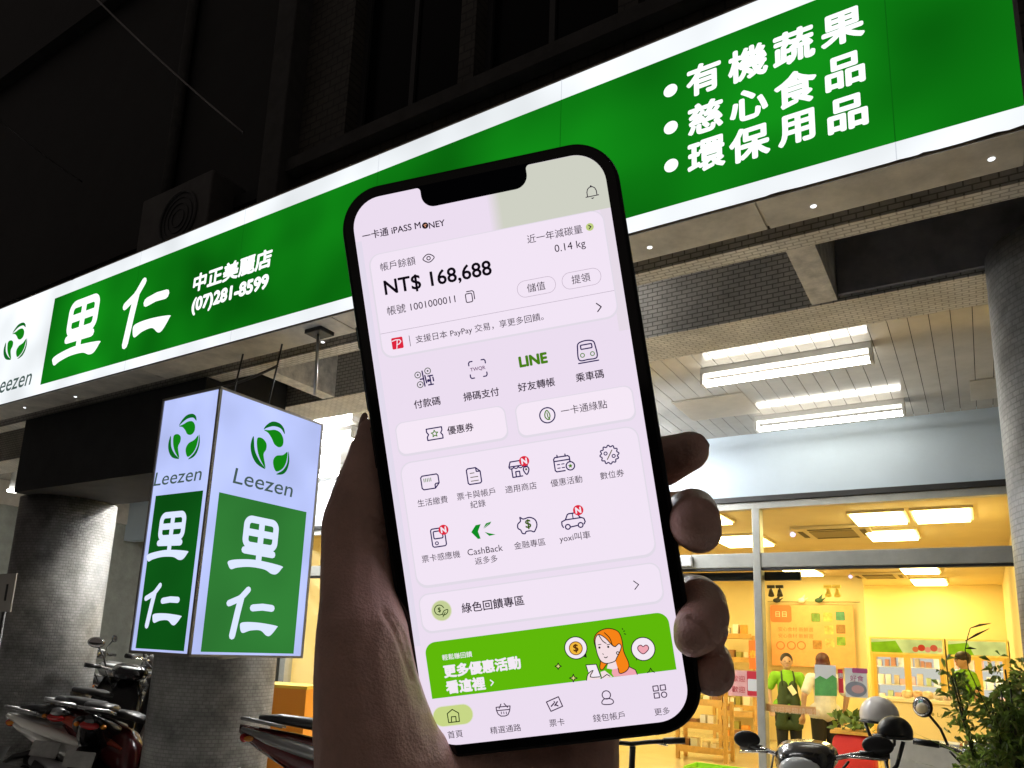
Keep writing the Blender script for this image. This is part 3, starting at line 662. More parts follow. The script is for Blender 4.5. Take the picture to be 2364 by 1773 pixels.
E_pan = emat("lamp_panel", (1.0, 0.815, 0.33), 26.0)
LP = [((1957, 1191), (2084, 1185), (1975, 1217), (2105, 1210)), ((2100, 1184), (2245, 1177), (2112, 1211), (2250, 1205)), ((1994, 1232), (2115, 1226), (2010, 1252), (2127, 1247)),
      ((1804, 1315), (1885, 1315), (1824, 1331), (1899, 1331)), ((1855, 1341), (1935, 1341), (1865, 1356), (1942, 1356)), ((2073, 1311), (2166, 1310), (2083, 1327), (2174, 1325)), ((2100, 1340), (2184, 1339), (2108, 1353), (2191, 1352)),
      ((1620, 1185), (1660, 1184), (1640, 1213), (1692, 1213)), ((1630, 1241), (1772, 1241), (1680, 1265), (1780, 1263)), ((1600, 1343), (1706, 1343), (1630, 1357), (1722, 1356))]
names = ["left one of the two paired ceiling light panels above the transom", "right one of the two paired ceiling light panels above the transom", "ceiling light panel just above the transom and below the wide pair",
         "ceiling light panel directly below the transom beside the mullion", "ceiling light panel over the poster wall with spot lamps under it", "ceiling light panel just below the transom over the fridges", "ceiling light panel farthest back over the fridges",
         "ceiling light panel seen beside the middle fingertip", "wide ceiling light panel crossed by the mullion", "ceiling light panel seen just above the ring finger"]
for q, lab in zip(LP, names):
    P4 = [atZ(x, y, ZI) for x, y in q]; xa = (P4[0].x+P4[2].x)/2; xb = (P4[1].x+P4[3].x)/2; ya = (P4[0].y+P4[1].y)/2; yb = min((P4[2].y+P4[3].y)/2, YW-0.1)
    t = thing("light_panel", lab, "ceiling light", ((xa+xb)/2, (ya+yb)/2, ZI+0.05), 0, "light panels in the shop ceiling")
    b = MB(t.location); b.box((xa+0.03, ya+0.03, ZI), (xb-0.03, yb-0.03, ZI+0.02)); b.build("diffuser", E_pan, t)
    b = MB(t.location); b.box((xa, ya, ZI+0.022), (xb, yb, ZI+0.049)); b.build("frame", pmat("panel_frame", (0.7, 0.6, 0.4), 0.5), t)
for i, (xa, xb, ya, yb) in enumerate(((-6.6, -5.9, 8.8, 9.7), (-5.2, -4.4, 10.5, 11.4), (-7.2, -6.4, 11.5, 12.4), (-5.6, -4.8, 13.0, 14.0))):
    t = thing("light_panel", ["ceiling light panel behind the thumb, closest to the glass", "ceiling light panel behind the phone", "ceiling light panel in the far corner behind the lightbox", "ceiling light panel behind the fingers, deep in the shop"][i], "ceiling light", ((xa+xb)/2, ya, ZI+0.05), 0, "light panels in the shop ceiling")
    b = MB(t.location); b.box((xa, ya, ZI), (xb, yb, ZI+0.02)); b.build("diffuser", E_pan, t)
    b = MB(t.location); b.box((xa-0.03, ya-0.03, ZI+0.022), (xb+0.03, yb+0.03, ZI+0.049)); b.build("frame", MATS["panel_frame"], t)
for (x, y, lab) in ((1925, 1228, "ceiling air conditioner cassette above the transom"), (2030, 1329, "ceiling air conditioner cassette below the transom, over the customers")):
    p = atZ(x, y, ZI+0.03); p.z = ZI+0.05; t = thing("air_conditioner", lab, "air conditioner", p)
    b = MB(); b.box((-0.42, -0.42, -0.04), (0.42, 0.42, -0.001)); b.build("casing", pmat("ac_casing", (0.55, 0.45, 0.28), 0.6), t, bevel=0.01)
    b = MB(); b.box((-0.24, -0.24, -0.05), (0.24, 0.24, -0.041)); b.build("intake_grille", pmat("ac_grille", (0.22, 0.17, 0.09), 0.7), t)
    for sx, sy in ((0, -1), (0, 1), (1, 0), (-1, 0)):
        b = MB(); b.box((sx*0.34-(0.24 if sy else 0.03), sy*0.34-(0.24 if sx else 0.03), -0.046), (sx*0.34+(0.24 if sy else 0.03), sy*0.34+(0.24 if sx else 0.03), -0.0405)); b.build("air_outlet", pmat("ac_slot", (0.08, 0.06, 0.03), 0.7), t)
    b = MB(); b.ell((-0.47, 0, -0.03), 0.035, 10, 8); b.build("indicator_light", emat("ac_led", (0.8, 0.7, 1.0), 1.5), t)
# poster hanging on the back wall
O_ = pmat("poster_orange", (0.85, 0.42, 0.16), 0.6, noise=0.1); O2 = pmat("poster_orange_red", (0.85, 0.20, 0.06), 0.6)
def flat(name, label, cat, Y, tl, br_, mat, thick=0.01, grp=None):
    a = atY(*tl, Y); c_ = atY(*br_, Y); t = thing(name, label, cat, ((a.x+c_.x)/2, Y, (a.z+c_.z)/2), 0, grp)
    b = MB(t.location); b.box((a.x, Y, c_.z), (c_.x, Y+thick, a.z)); b.build("sheet", mat, t)
    cv_ = Canvas((0, Y-0.001, 0), (1, 0, 0), (0, 0, 1), (0, -1, 0), 0.0008, t.location); return t, cv_
Yp = YW2-0.1
t, c = flat("hanging_poster", "large pale orange poster with a red corner patch hanging on the back wall", "poster", Yp, (1778, 1396), (1977, 1545), O_)
def sq(x0, y0, x1, y1, m, r=0.03, lay=1):
    a = c.px(x0, y0); d_ = c.px(x1, y1); c.rrect(a[0], d_[1], d_[0], a[1], r, m, lay)
sq(1778, 1397, 1828, 1437, O2, 0.05)
a = c.px(1803, 1418); c.text("日日", pmat("poster_cream", (0.9, 0.75, 0.5), 0.6), 2, a[0], a[1], width=0.2, center=True)
for i, (x, y, col) in enumerate(((1872, 1415, (0.18, 0.30, 0.06)), (1900, 1414, (0.75, 0.50, 0.12)), (1929, 1412, (0.10, 0.30, 0.18)), (1903, 1444, (0.80, 0.52, 0.15)), (1930, 1442, (0.38, 0.20, 0.06)), (1876, 1478, (0.5, 0.25, 0.06)), (1905, 1474, (0.80, 0.55, 0.18)), (1931, 1470, (0.25, 0.42, 0.06)))):
    sq(x, y, x+22, y+21, pmat("poster_patch_%d" % i, col, 0.6, noise=0.5, nscale=9), 0.02)
for x in (1790, 1815, 1838): a = c.px(x+12, 1490); c.ring(a[0], a[1], 0.07, 0.02, O2, 1)
for y in (1457, 1472):
    a = c.px(1797, y); c.text("安心食材 新鮮選", O2, 1, a[0], a[1], width=0.62)
c.build("printed_design", t)
b = MB(t.location); a = atY(1772, 1389, Yp); d_ = atY(1985, 1384, Yp); b.tube([a, (d_.x, d_.y, a.z)], 0.012, 8); b.build("hanging_rail", pmat("rail", (0.5, 0.4, 0.2), 0.5), t)
# little birds and track spots
for i, (x, y, lab) in enumerate(((1793, 1386, "small dark paper bird on the poster rail, nearest the mullion"), (1850, 1386, "small white paper bird on the poster rail"), (1890, 1386, "small dark green paper bird on the poster rail, right of the white one"))):
    p = atY(x, y, Yp-0.05); m = [M_dark, pmat("paper_white", (0.9, 0.85, 0.7), 0.6), pmat("paper_green", (0.03, 0.08, 0.03), 0.6)][i]
    b = MB(p); b.ell(p, (0.07, 0.03, 0.045)); b.add([p+Vector((-0.03, 0, 0.02)), p+Vector((0.05, 0, 0.02)), p+Vector((0.07, 0.01, 0.12))], [(0, 1, 2)]); b.tube([p+Vector((0.05, 0, 0)), p+Vector((0.12, 0, 0.05))], [0.02, 0.004], 8)
    tag(b.build("paper_bird", m), lab, "ornament", "paper birds on the poster rail")
for i, (x, y, w_) in enumerate(((1780, 1362, 0), (1800, 1362, 0), (1911, 1362, 1), (1932, 1362, 1))):
    p = atY(x, y, 13.5); t = thing("track_spot", ["black track spot lamp over the poster, nearest the mullion", "black track spot lamp over the poster, second from the mullion", "yellow lit track spot lamp under the light panel, first of two", "yellow lit track spot lamp under the light panel, second of two"][i], "spot lamp", p, 0, "track spot lamps")
    m = M_dark if not w_ else pmat("spot_yellow", (0.9, 0.75, 0.2), 0.5)
    b = MB(); b.box((-0.06, -0.03, 0.03), (0.06, 0.03, 0.08)); b.tube([(0, 0, 0.03), (0, 0, -0.01)], 0.012, 8); b.build("bracket", m, t)
    b = MB(); b.tube([(0, 0, 0), (0.01, -0.04, -0.10)], [0.03, 0.05], 12); b.build("lamp_head", m, t)
# fridges with lit header signs
M_fr = pmat("fridge_body", (0.75, 0.58, 0.22), 0.45); E_in = emat("fridge_glow", (0.95, 0.93, 0.88), 0.75)
M_fg = glassmat("fridge_glass", (0.95, 0.95, 0.92), 0.1)
def fridge(x0, x1, label, hdr):
    Yf = 16.3; t = thing("display_fridge", label, "fridge", ((x0+x1)/2, Yf, 0), 0, "glass door fridges along the back wall"); L0 = t.location; zt_ = atY(2008, 1470, Yf).z; zh = atY(2008, 1508, Yf).z
    b = MB(L0); b.box((x0, Yf+0.7, 0), (x1, Yf+0.75, zt_)); b.box((x0, Yf, 0), (x0+0.05, Yf+0.7, zt_)); b.box((x1-0.05, Yf, 0), (x1, Yf+0.7, zt_)); b.box((x0, Yf-0.02, zh), (x1, Yf+0.7, zt_)); b.box((x0, Yf, 0), (x1, Yf+0.7, 0.25)); b.build("cabinet", M_fr, t)
    b = MB(L0); b.box((x0+0.06, Yf+0.66, 0.27), (x1-0.06, Yf+0.69, zh-0.02)); b.build("lit_back", E_in, t)
    for xl in (x0+0.075, (x0+x1)/2, x1-0.075):
        b = MB(L0); b.tube([(xl, Yf+0.05, 0.3), (xl, Yf+0.05, zh-0.04)], 0.012, 8); b.build("added_light_strip", emat("added_fridge_strip", (1.0, 0.98, 0.92), 14.0), t)  # glowing strips added to light the goods from the front
    c = Canvas((0, Yf-0.022, 0), (1, 0, 0), (0, 0, 1), (0, -1, 0), 0.001, L0)
    c.poly([(x0+0.03, zh+0.03), (x1-0.03, zh+0.03), (x1-0.03, zt_-0.03), (x0+0.03, zt_-0.03)], emat("header_pale", lin((225, 226, 130)), 1.0, 0.2, 4), 0)
    wq = x1-x0; c.poly([(x0+0.03, zh+0.03), (x0+wq*0.45, zh+0.03), (x0+wq*0.36, zt_-0.06), (x0+0.03, zt_-0.10)], emat("header_green", lin((150, 190, 30)), 1.0, 0.25, 5), 1)
    if hdr:
        for i, (u_, r_, cc) in enumerate(((0.62, 0.05, (230, 120, 60)), (0.70, 0.06, (214, 70, 40)), (0.78, 0.05, (240, 150, 110)), (0.86, 0.06, (220, 96, 60)), (0.93, 0.04, (240, 180, 120)))):
            c.circle(x0+wq*u_, zh+0.10+0.03*(i % 2), r_, emat("header_food_%d" % i, lin(cc), 1.0), 2)
    c.build("lit_header", t)
    for sh in range(4):
        z = 0.45+sh*0.33; b = MB(L0); b.box((x0+0.06, Yf+0.12, z), (x1-0.06, Yf+0.64, z+0.015)); s_o = b.build("shelf", pmat("fridge_shelf", (0.7, 0.68, 0.6), 0.4), t)
        b = MB(L0); xx = x0+0.1; k = 0
        while xx < x1-0.16:
            w_ = random.uniform(0.06, 0.12); hgt = random.uniform(0.1, 0.24); b.box((xx, Yf+0.16, z+0.016), (xx+w_, Yf+0.30, z+hgt), random.randrange(4)); xx += w_+random.uniform(0.01, 0.06)
        b.build("goods", [pmat("goods_white", (0.85, 0.82, 0.75), 0.5), pmat("goods_red", (0.72, 0.38, 0.30), 0.5), pmat("goods_green", (0.5, 0.6, 0.35), 0.5), pmat("goods_tan", (0.72, 0.58, 0.38), 0.5)], s_o)
    xm_ = (x0+x1)/2
    for xa, xb in ((x0+0.05, xm_), (xm_, x1-0.05)):
        b = MB(L0); b.box((xa, Yf-0.03, 0.25), (xa+0.055, Yf-0.002, zh)); b.box((xb-0.055, Yf-0.03, 0.25), (xb, Yf-0.002, zh)); b.box((xa+0.055, Yf-0.03, zh-0.06), (xb-0.055, Yf-0.002, zh)); b.box((xa+0.055, Yf-0.03, 0.25), (xb-0.055, Yf-0.002, 0.31)); dr = b.build("door", pmat("fridge_door", (0.66, 0.44, 0.12), 0.4), t)
        b = MB(L0); b.box((xa+0.056, Yf-0.02, 0.312), (xb-0.056, Yf-0.012, zh-0.062)); b.build("pane", M_fg, dr)
xf0 = atY(2008, 1500, 16.3).x; xf1 = atY(2183, 1500, 16.3).x
fridge(xf0, xf1-0.01, "glass door fridge under a lit header with orange food pictures", True); fridge(xf1+0.01, XS1-0.14, "glass door fridge with a plain green header, nearest the column", False)
# counter
YCn = 12.6; a = atY(2090, 1613, YCn); ct = thing("counter", "long cream service counter in front of the fridges", "counter", (-1, YCn, 0))
b = MB(ct.location); b.box((a.x-0.35, YCn, 0.012), (XS1-0.13, YCn+0.6, a.z-0.05)); b.build("counter_body", pmat("counter_cream", (0.78, 0.64, 0.36), 0.4), ct)
b = MB(ct.location); b.box((a.x-0.38, YCn-0.03, a.z-0.049), (XS1-0.13, YCn+0.63, a.z)); b.build("counter_top", pmat("counter_top", (0.8, 0.7, 0.45), 0.3), ct, bevel=0.006)
c = Canvas((0, YCn-0.002, 0), (1, 0, 0), (0, 0, 1), (0, -1, 0), 0.001, ct.location); E_ = pmat("counter_print", (0.30, 0.24, 0.08), 0.6)
q = c.px(2146, 1645)
for du, dv in ((0, 0.035), (-0.035, -0.02), (0.035, -0.02)): c.circle(q[0]+du, q[1]+dv, 0.022, E_, 1)
q = c.px(2164, 1650); c.text("Leezen", E_, 1, q[0], q[1]-0.03, width=0.22); c.build("counter_emblem", ct)
zc_ = a.z
for i, (x, col) in enumerate(((2095, (0.85, 0.6, 0.35)), (2120, (0.75, 0.45, 0.25)), (2142, (0.85, 0.66, 0.42)), (2168, (0.8, 0.7, 0.6)), (2188, (0.8, 0.6, 0.5)), (2208, (0.7, 0.55, 0.35)))):
    p = atY(x, 1610, YCn+0.2); b = MB((p.x, p.y, zc_)); b.loft([(p.y-0.07, zc_+0.05, 0.06, 0.046), (p.y, zc_+0.06, 0.075, 0.058), (p.y+0.07, zc_+0.05, 0.06, 0.046)], 12)
    for q_ in range(len(b.v)): b.v[q_] += Vector((p.x, 0, 0))
    tag(b.build("bread_bag", pmat("bag_%d" % i, col, 0.4, noise=0.3, nscale=30)), ["tan packet at the counter's far end beside the white helmet", "brown packet on the counter behind the round mirror", "cream packet on the counter above the round mirror's edge", "pale packet on the counter, fourth from the helmet", "pinkish packet on the counter, fifth from the helmet", "tan packet on the counter nearest the shrub"][i], "packet", "packets on the counter")
# wooden shelving with goods, crates
M_wood = pmat("shelf_wood", (0.62, 0.36, 0.10), 0.55, noise=0.25, nscale=12)
def shelf_unit(x0, x1, Y, dp, h, lv, label, seed):
    t = thing("shelf_unit", label, "shelf", ((x0+x1)/2, Y, 0.012), 0, "wooden shelves in the shop"); R_ = random.Random(seed); z00 = 0.012
    for x in (x0, x1-0.05):
        for y in (Y, Y+dp-0.05):
            b = MB(t.location); b.box((x, y, z00), (x+0.05, y+0.05, h)); b.build("post", M_wood, t)
    for i in range(lv):
        z = 0.12+(h-0.18)*i/(lv-1); b = MB(t.location); b.box((x0+0.051, Y-0.01, z), (x1-0.051, Y+dp+0.01, z+0.03)); b.box((x0+0.051, Y-0.025, z), (x1-0.051, Y-0.011, z+0.09)); s_o = b.build("shelf", M_wood, t)
        b = MB(t.location); xx = x0+0.08
        while xx < x1-0.2 and i < lv:
            w_ = R_.uniform(0.07, 0.13); g = R_.uniform(0.12, min(0.3, (h/lv)*0.7)); b.box((xx, Y+0.04, z+0.031), (xx+w_, Y+0.2, z+g), R_.randrange(5)); xx += w_+R_.uniform(0.02, 0.08)
        b.build("goods", [MATS["goods_white"], pmat("goods_cream", (0.9, 0.8, 0.6), 0.5), pmat("goods_orange", (0.8, 0.35, 0.06), 0.5), pmat("goods_olive", (0.35, 0.32, 0.08), 0.5), pmat("goods_brown", (0.3, 0.14, 0.05), 0.5)], s_o)
p = atZ(1660, 1725, 0.012); shelf_unit(p.x, p.x+0.62, p.y, 0.4, 1.0, 3, "wooden shelf of white packets just left of the mullion under the red notice", 3)
p = atZ(1560, 1750, 0.012); shelf_unit(p.x, p.x+0.75, p.y, 0.4, 0.85, 3, "low wooden shelf with paper bags beside the phone's lower corner", 5)
p = atZ(705, 1640, 0.6); shelf_unit(-6.9, -6.0, 9.4, 0.4, 2.0, 6, "tall shelf of orange goods seen between lightbox and thumb", 8)
shelf_unit(-5.7, -4.7, 10.6, 0.4, 1.8, 5, "tall shelf of goods behind the thumb", 11)
shelf_unit(-7.9, -7.1, 11.0, 0.4, 1.9, 5, "tall shelf of goods behind the lightbox", 12)
shelf_unit(-4.4, -3.6, 14.7, 0.4, 1.9, 5, "tall shelf of goods against the poster wall beside the fingers", 14)
p = atZ(1600, 1752, 0.3); t = thing("crate", "lime green rimmed floor tray below the low wooden shelf", "crate", (p.x, 10.2, 0.012))
b = MB(); b.box((-0.35, -0.25, 0), (0.35, 0.25, 0.03)); b.build("tray_base", pmat("lime_plastic", (0.30, 0.60, 0.04), 0.4), t)
b = MB(); b.box((-0.35, -0.25, 0.031), (0.35, -0.23, 0.10)); b.box((-0.35, 0.23, 0.031), (0.35, 0.25, 0.10)); b.box((-0.35, -0.229, 0.031), (-0.33, 0.229, 0.10)); b.box((0.33, -0.229, 0.031), (0.35, 0.229, 0.10)); b.build("tray_rim", MATS["lime_plastic"], t)
# notices stuck on the glass
Yn = YG-0.004
M_pk = pmat("notice_pink", (0.80, 0.42, 0.40), 0.6); M_rd = pmat("notice_red", (0.55, 0.02, 0.04), 0.6); M_pw = pmat("notice_white", (0.72, 0.74, 0.74), 0.6); M_pg = pmat("notice_green", (0.12, 0.42, 0.10), 0.6, noise=0.3, nscale=9); M_pp = pmat("notice_purple", (0.42, 0.08, 0.22), 0.6)
t, c = flat("notice", "pink and red notice on the glass just left of the mullion", "notice", Yn, (1680, 1546), (1748, 1610), M_pk, 0.003, "notices on the shop glass")
def sqn(x0, y0, x1, y1, m, lay=1): sq(x0, y0, x1, y1, m, 0.01, lay)
sqn(1724, 1549, 1749, 1607, M_rd); sqn(1726, 1567, 1748, 1596, M_pw, 2)
for y in (1573, 1598): a = c.px(1690, y); c.text("歡迎", M_rd, 1, a[0], a[1], width=0.12)
c.build("printed_design", t)
t, c = flat("notice", "white and green notice on the glass over the woman with her back turned", "notice", Yn, (1880, 1534), (1933, 1608), M_pw, 0.003, "notices on the shop glass")
a = [c.px(x, y) for x, y in ((1881, 1606), (1932, 1607), (1932, 1566), (1922, 1558), (1908, 1568), (1893, 1560), (1881, 1568))]; c.poly(a, M_pg, 1); c.build("printed_design", t)
t, c = flat("notice", "white notice with a purple heading and a plate picture on the glass", "notice", Yn, (1949, 1541), (2004, 1612), M_pw, 0.003, "notices on the shop glass")
sqn(1967, 1542, 2003, 1555, M_pp); a = c.px(1978, 1566); c.text("好食", M_pp, 1, a[0], a[1], size=0.055, center=True); a = c.px(1976, 1591); c.circle(a[0], a[1], 0.085, pmat("plate_grey", (0.25, 0.27, 0.32), 0.5), 1, ry=0.065); c.circle(a[0]+0.015, a[1], 0.05, pmat("plate_pink", (0.6, 0.36, 0.36), 0.5), 2, ry=0.035); c.build("printed_design", t)
t, c = flat("notice", "narrow dark red strip on the glass between two white notices", "notice", Yn, (1934, 1545), (1948, 1600), M_rd, 0.003, "notices on the shop glass"); a = c.px(1941, 1560); c.text("惠", M_pw, 1, a[0], a[1], size=0.05, center=True); c.build("printed_design", t)
t, c = flat("notice", "long orange lettered strip on the glass across the employee's waist", "notice", Yn, (1769, 1624), (1884, 1650), pmat("strip_orange", (0.72, 0.38, 0.14), 0.6), 0.003, "notices on the shop glass"); a = c.px(1780, 1644); c.text("歡迎光臨請慢慢", pmat("strip_cream", (0.85, 0.6, 0.35), 0.6), 1, a[0], a[1], width=0.42); c.build("printed_design", t)
t, c = flat("notice", "red vertical strip on the back wall left of the mullion", "notice", 14.6, (1728, 1478), (1748, 1545), O2, 0.003); a = c.px(1738, 1510); c.text("春", pmat("strip_gold", (0.9, 0.6, 0.1), 0.5), 1, a[0], a[1], size=0.15, center=True); c.build("printed_design", t)

# ================================================================== people
M_face = pmat("face_skin", (0.50, 0.30, 0.20), 0.5); M_hairk = pmat("hair_black", (0.02, 0.012, 0.008), 0.5); M_hairr = pmat("hair_reddish", (0.07, 0.012, 0.006), 0.45); M_blk = pmat("cloth_black", (0.015, 0.015, 0.015), 0.8); M_lime = pmat("cloth_lime", (0.22, 0.50, 0.02), 0.8, noise=0.15, nscale=20); M_apr = pmat("apron_green", (0.035, 0.06, 0.02), 0.8, noise=0.2, nscale=20); M_wc = pmat("cloth_white", (0.66, 0.63, 0.58), 0.8, noise=0.15, nscale=12); M_redc = pmat("cloth_red", (0.45, 0.02, 0.03), 0.8)
M_eye = pmat("eye_dark", (0.02, 0.015, 0.01), 0.3); M_lip = pmat("lip", (0.35, 0.12, 0.10), 0.5); M_shoe = pmat("shoe", (0.02, 0.02, 0.02), 0.5)
V = Vector
def person(label, loc, rotz, h, top, bottom, hairm, apron=None, arms=((-0.24, -0.02, 0.80), (0.24, -0.02, 0.80)), elbows=((-0.25, 0.03, 1.08), (0.25, 0.03, 1.08)), cap=False, long_hair=False, head_turn=0.0, sleeve=True):
    """a standing figure, front towards -y, built at 1.6 m and scaled to h"""
    t = thing("person", label, "person", loc, rotz); k = h/1.6; t.scale = (k, k, k)
    hd = V((0, -0.01, 1.47)); ch = []; 
    for s_ in (-1, 1):
        ch.append([(V((s_*0.085, 0, 0.80)), 0.085), (V((s_*0.088, -0.01, 0.45)), 0.058), (V((s_*0.088, 0.02, 0.10)), 0.038), (V((s_*0.092, -0.03, 0.04)), 0.034), (V((s_*0.10, -0.12, 0.03)), 0.026)])
    for s_, el_, wr_ in ((-1, elbows[0], arms[0]), (1, elbows[1], arms[1])):
        e_, w_ = V(el_), V(wr_); d = (w_-e_).normalized(); side = V((0, -1, 0)) if abs(d.y) < 0.8 else V((0, 0, 1)); sd = d.cross(side).normalized()
        ch.append([(V((s_*0.165, 0.01, 1.27)), 0.047), (e_, 0.036), (w_, 0.024)]); pm = w_+d*0.05; ch.append([(w_, 0.024), (pm, 0.030)])
        for j, o_ in enumerate((-0.024, -0.008, 0.008, 0.024)): ch.append([(pm+sd*o_, 0.011), (pm+sd*o_*1.3+d*(0.045+0.008*(j in (1, 2)))+side*0.012, 0.0085), (pm+sd*o_*1.3+d*(0.07+0.008*(j in (1, 2)))+side*0.03, 0.0075)])
        ch.append([(w_+d*0.02, 0.014), (w_+d*0.05+sd*0.03*(-s_)+side*0.02, 0.010), (w_+d*0.075+sd*0.035*(-s_)+side*0.035, 0.008)])
    ch.append([(V((0, 0.01, 0.86)), 0.125), (V((0, 0.01, 1.0)), 0.112), (V((0, 0.0, 1.15)), 0.12), (V((0, 0.01, 1.25)), 0.105)]); ch.append([(V((-0.12, 0.01, 1.255)), 0.06), (V((0.12, 0.01, 1.255)), 0.06)])
    ch.append([(V((0, 0.015, 1.28)), 0.052), (V((0, 0.0, 1.40)), 0.046)])
    Rz = Matrix.Rotation(head_turn, 3, 'Z'); hp = lambda x, y, z: hd+Rz@V((x, y, z))
    ells = [(hd, (0.074, 0.090, 0.103), Rz), (hp(0, -0.030, -0.055), (0.052, 0.055, 0.050), Rz), (hp(0, -0.094, -0.012), (0.012, 0.018, 0.022), Rz), (hp(-0.075, 0.0, -0.01), (0.012, 0.018, 0.03), Rz), (hp(0.075, 0.0, -0.01), (0.012, 0.018, 0.03), Rz)]
    blob("body", ch, 0.0085, M_face, t, smooth=2, ells=ells)
    b = MB(); 
    for s_ in (-1, 1): b.ell(hp(s_*0.030, -0.083, 0.005), (0.011, 0.006, 0.006), 10, 8, rot=Rz)
    b.build("eyes", M_eye, t); b = MB(); b.ell(hp(0, -0.082, -0.055), (0.022, 0.006, 0.006), 10, 8, rot=Rz); b.build("mouth", M_lip, t)
    he = [(hp(0, 0.018, 0.028), (0.086, 0.092, 0.098), Rz)]
    if long_hair: he += [(hp(0, 0.045, -0.05), (0.088, 0.065, 0.11), Rz), (hp(0.05, 0.0, -0.02), (0.04, 0.06, 0.08), Rz), (hp(-0.05, 0.0, -0.02), (0.04, 0.06, 0.08), Rz)]
    blob("hair", [], 0.007, hairm, t, smooth=2, ells=he)
    tc = [[(V((0, 0.01, 0.86)), 0.142), (V((0, 0.01, 1.0)), 0.130), (V((0, 0.0, 1.15)), 0.136), (V((0, 0.01, 1.25)), 0.116)], [(V((-0.125, 0.01, 1.258)), 0.070), (V((0.125, 0.01, 1.258)), 0.070)]]
    if sleeve:
        for s_, el_ in ((-1, elbows[0]), (1, elbows[1])): tc.append([(V((s_*0.168, 0.01, 1.265)), 0.066), (V((s_*0.168, 0.01, 1.265)).lerp(V(el_), 0.72), 0.060)])
    tc.append([(V((-0.085, 0.0, 0.84)), 0.125), (V((0.085, 0.0, 0.84)), 0.125)])
    blob("shirt", tc, 0.0095, top, t, smooth=2)
    blob("trousers", [[(V((s_*0.085, 0, 0.82)), 0.106), (V((s_*0.09, -0.01, 0.45)), 0.078), (V((s_*0.09, 0.01, 0.10)), 0.062)] for s_ in (-1, 1)]+[[(V((0, 0.01, 0.86)), 0.138), (V((0, 0.01, 0.92)), 0.135)]], 0.0095, bottom, t, smooth=2)
    for s_ in (-1, 1):
        b = MB(); b.loft([(0.06, 0.035, 0.034, 0.034), (0.0, 0.045, 0.040, 0.042), (-0.10, 0.035, 0.042, 0.033), (-0.16, 0.024, 0.026, 0.020)], 12)
        for q_ in range(len(b.v)): b.v[q_] += V((s_*0.096, 0, 0))
        b.build("shoe", M_shoe, t)
    if apron:
        blob("apron", [[(V((-0.10, -0.085, 0.60)), 0.075), (V((-0.07, -0.085, 0.95)), 0.075), (V((-0.05, -0.078, 1.14)), 0.072)], [(V((0.10, -0.085, 0.60)), 0.075), (V((0.07, -0.085, 0.95)), 0.075), (V((0.05, -0.078, 1.14)), 0.072)], [(V((-0.12, -0.07, 0.6)), 0.07), (V((0.12, -0.07, 0.6)), 0.07)], [(V((-0.08, -0.08, 0.95)), 0.075), (V((0.08, -0.08, 0.95)), 0.075)], [(V((-0.12, -0.07, 0.78)), 0.075), (V((0.12, -0.07, 0.78)), 0.075)]], 0.0095, apron, t, smooth=2)
        for s_ in (-1, 1):
            b = MB(); b.tube([(s_*0.075, -0.14, 1.13), (s_*0.085, -0.125, 1.24), (s_*0.075, -0.02, 1.335)], 0.012, 8); b.build("apron_strap", apron, t)
    if cap:
        b = MB(); b.ell(hd+V((0, 0.01, 0.045)), (0.096, 0.102, 0.082), 18, 12); b.build("cap", M_hairk, t)
        b = MB(); b.ell(hd+V((0, -0.11, 0.03)), (0.065, 0.06, 0.008), 16, 8); b.build("cap_peak", M_hairk, t)
    return t
def stand(px, Y, fx=None):
    p = atY(px, 1700, Y); return V((p.x, Y, 0.012))
ang = lambda p: math.atan2(p.x, -p.y)*-1.0 if False else math.atan2(-(0-p.x), (0-p.y)*-1)
pe = stand(1822, 11.6); tE = person("shop employee in a lime shirt and dark green apron facing the street", pe, math.atan2(pe.x, pe.y)*-1+0.1, 1.585, M_lime, M_blk, M_hairk, M_apr, arms=((-0.23, -0.06, 0.83), (0.21, -0.10, 0.98)), elbows=((-0.25, 0.03, 1.06), (0.25, 0.02, 1.06)))
b = MB(); b.obox((0.045, -0.165, 1.08), (0.030, 0, 0.02), (0, 0.002, 0), (-0.035, 0, 0.055)); b.build("name_card", pmat("card_cream", (0.85, 0.8, 0.6), 0.5), tE)
pw_ = stand(1908, 10.8); tW = person("woman with reddish hair and white shirt, back turned to the street", pw_, math.pi+0.35-math.atan2(pw_.x, pw_.y), 1.60, M_wc, M_blk, M_hairr, None, arms=((-0.25, -0.05, 0.80), (0.27, -0.03, 0.80)), elbows=((-0.26, 0.04, 1.05), (0.27, 0.04, 1.05)), long_hair=True, head_turn=-0.5)
pr = stand(1972, 10.2); t = thing("produce_stand", "small red draped stand of leafy vegetables beside the woman with reddish hair", "stand", pr)
b = MB(); b.loft([(-0.20, 0.30, 0.20, 0.30), (-0.17, 0.33, 0.22, 0.33), (0.17, 0.33, 0.22, 0.33), (0.20, 0.30, 0.20, 0.30)], 20, p=6); b.build("red_drape", M_redc, t)
b = MB(); b.box((-0.23, -0.21, 0.662), (0.23, 0.21, 0.70)); b.build("tray", M_wood, t, bevel=0.006)
b = MB(); Rv = random.Random(9)
for k_ in range(90):
    p_ = V((Rv.uniform(-0.2, 0.2), Rv.uniform(-0.18, 0.18), Rv.uniform(0.70, 0.86))); d_ = V((Rv.gauss(0, 1), Rv.gauss(0, 1), Rv.gauss(0.5, 0.6))).normalized(); w_ = d_.orthogonal().normalized()*0.035
    b.add([p_-w_*0.3, p_+d_*0.06+w_, p_+d_*0.13, p_+d_*0.06-w_], [(0, 1, 2, 3)], Rv.randrange(2))
b.build("vegetables", [pmat("veg_dark", (0.05, 0.10, 0.03), 0.6), pmat("veg_green", (0.12, 0.20, 0.04), 0.6)], t)
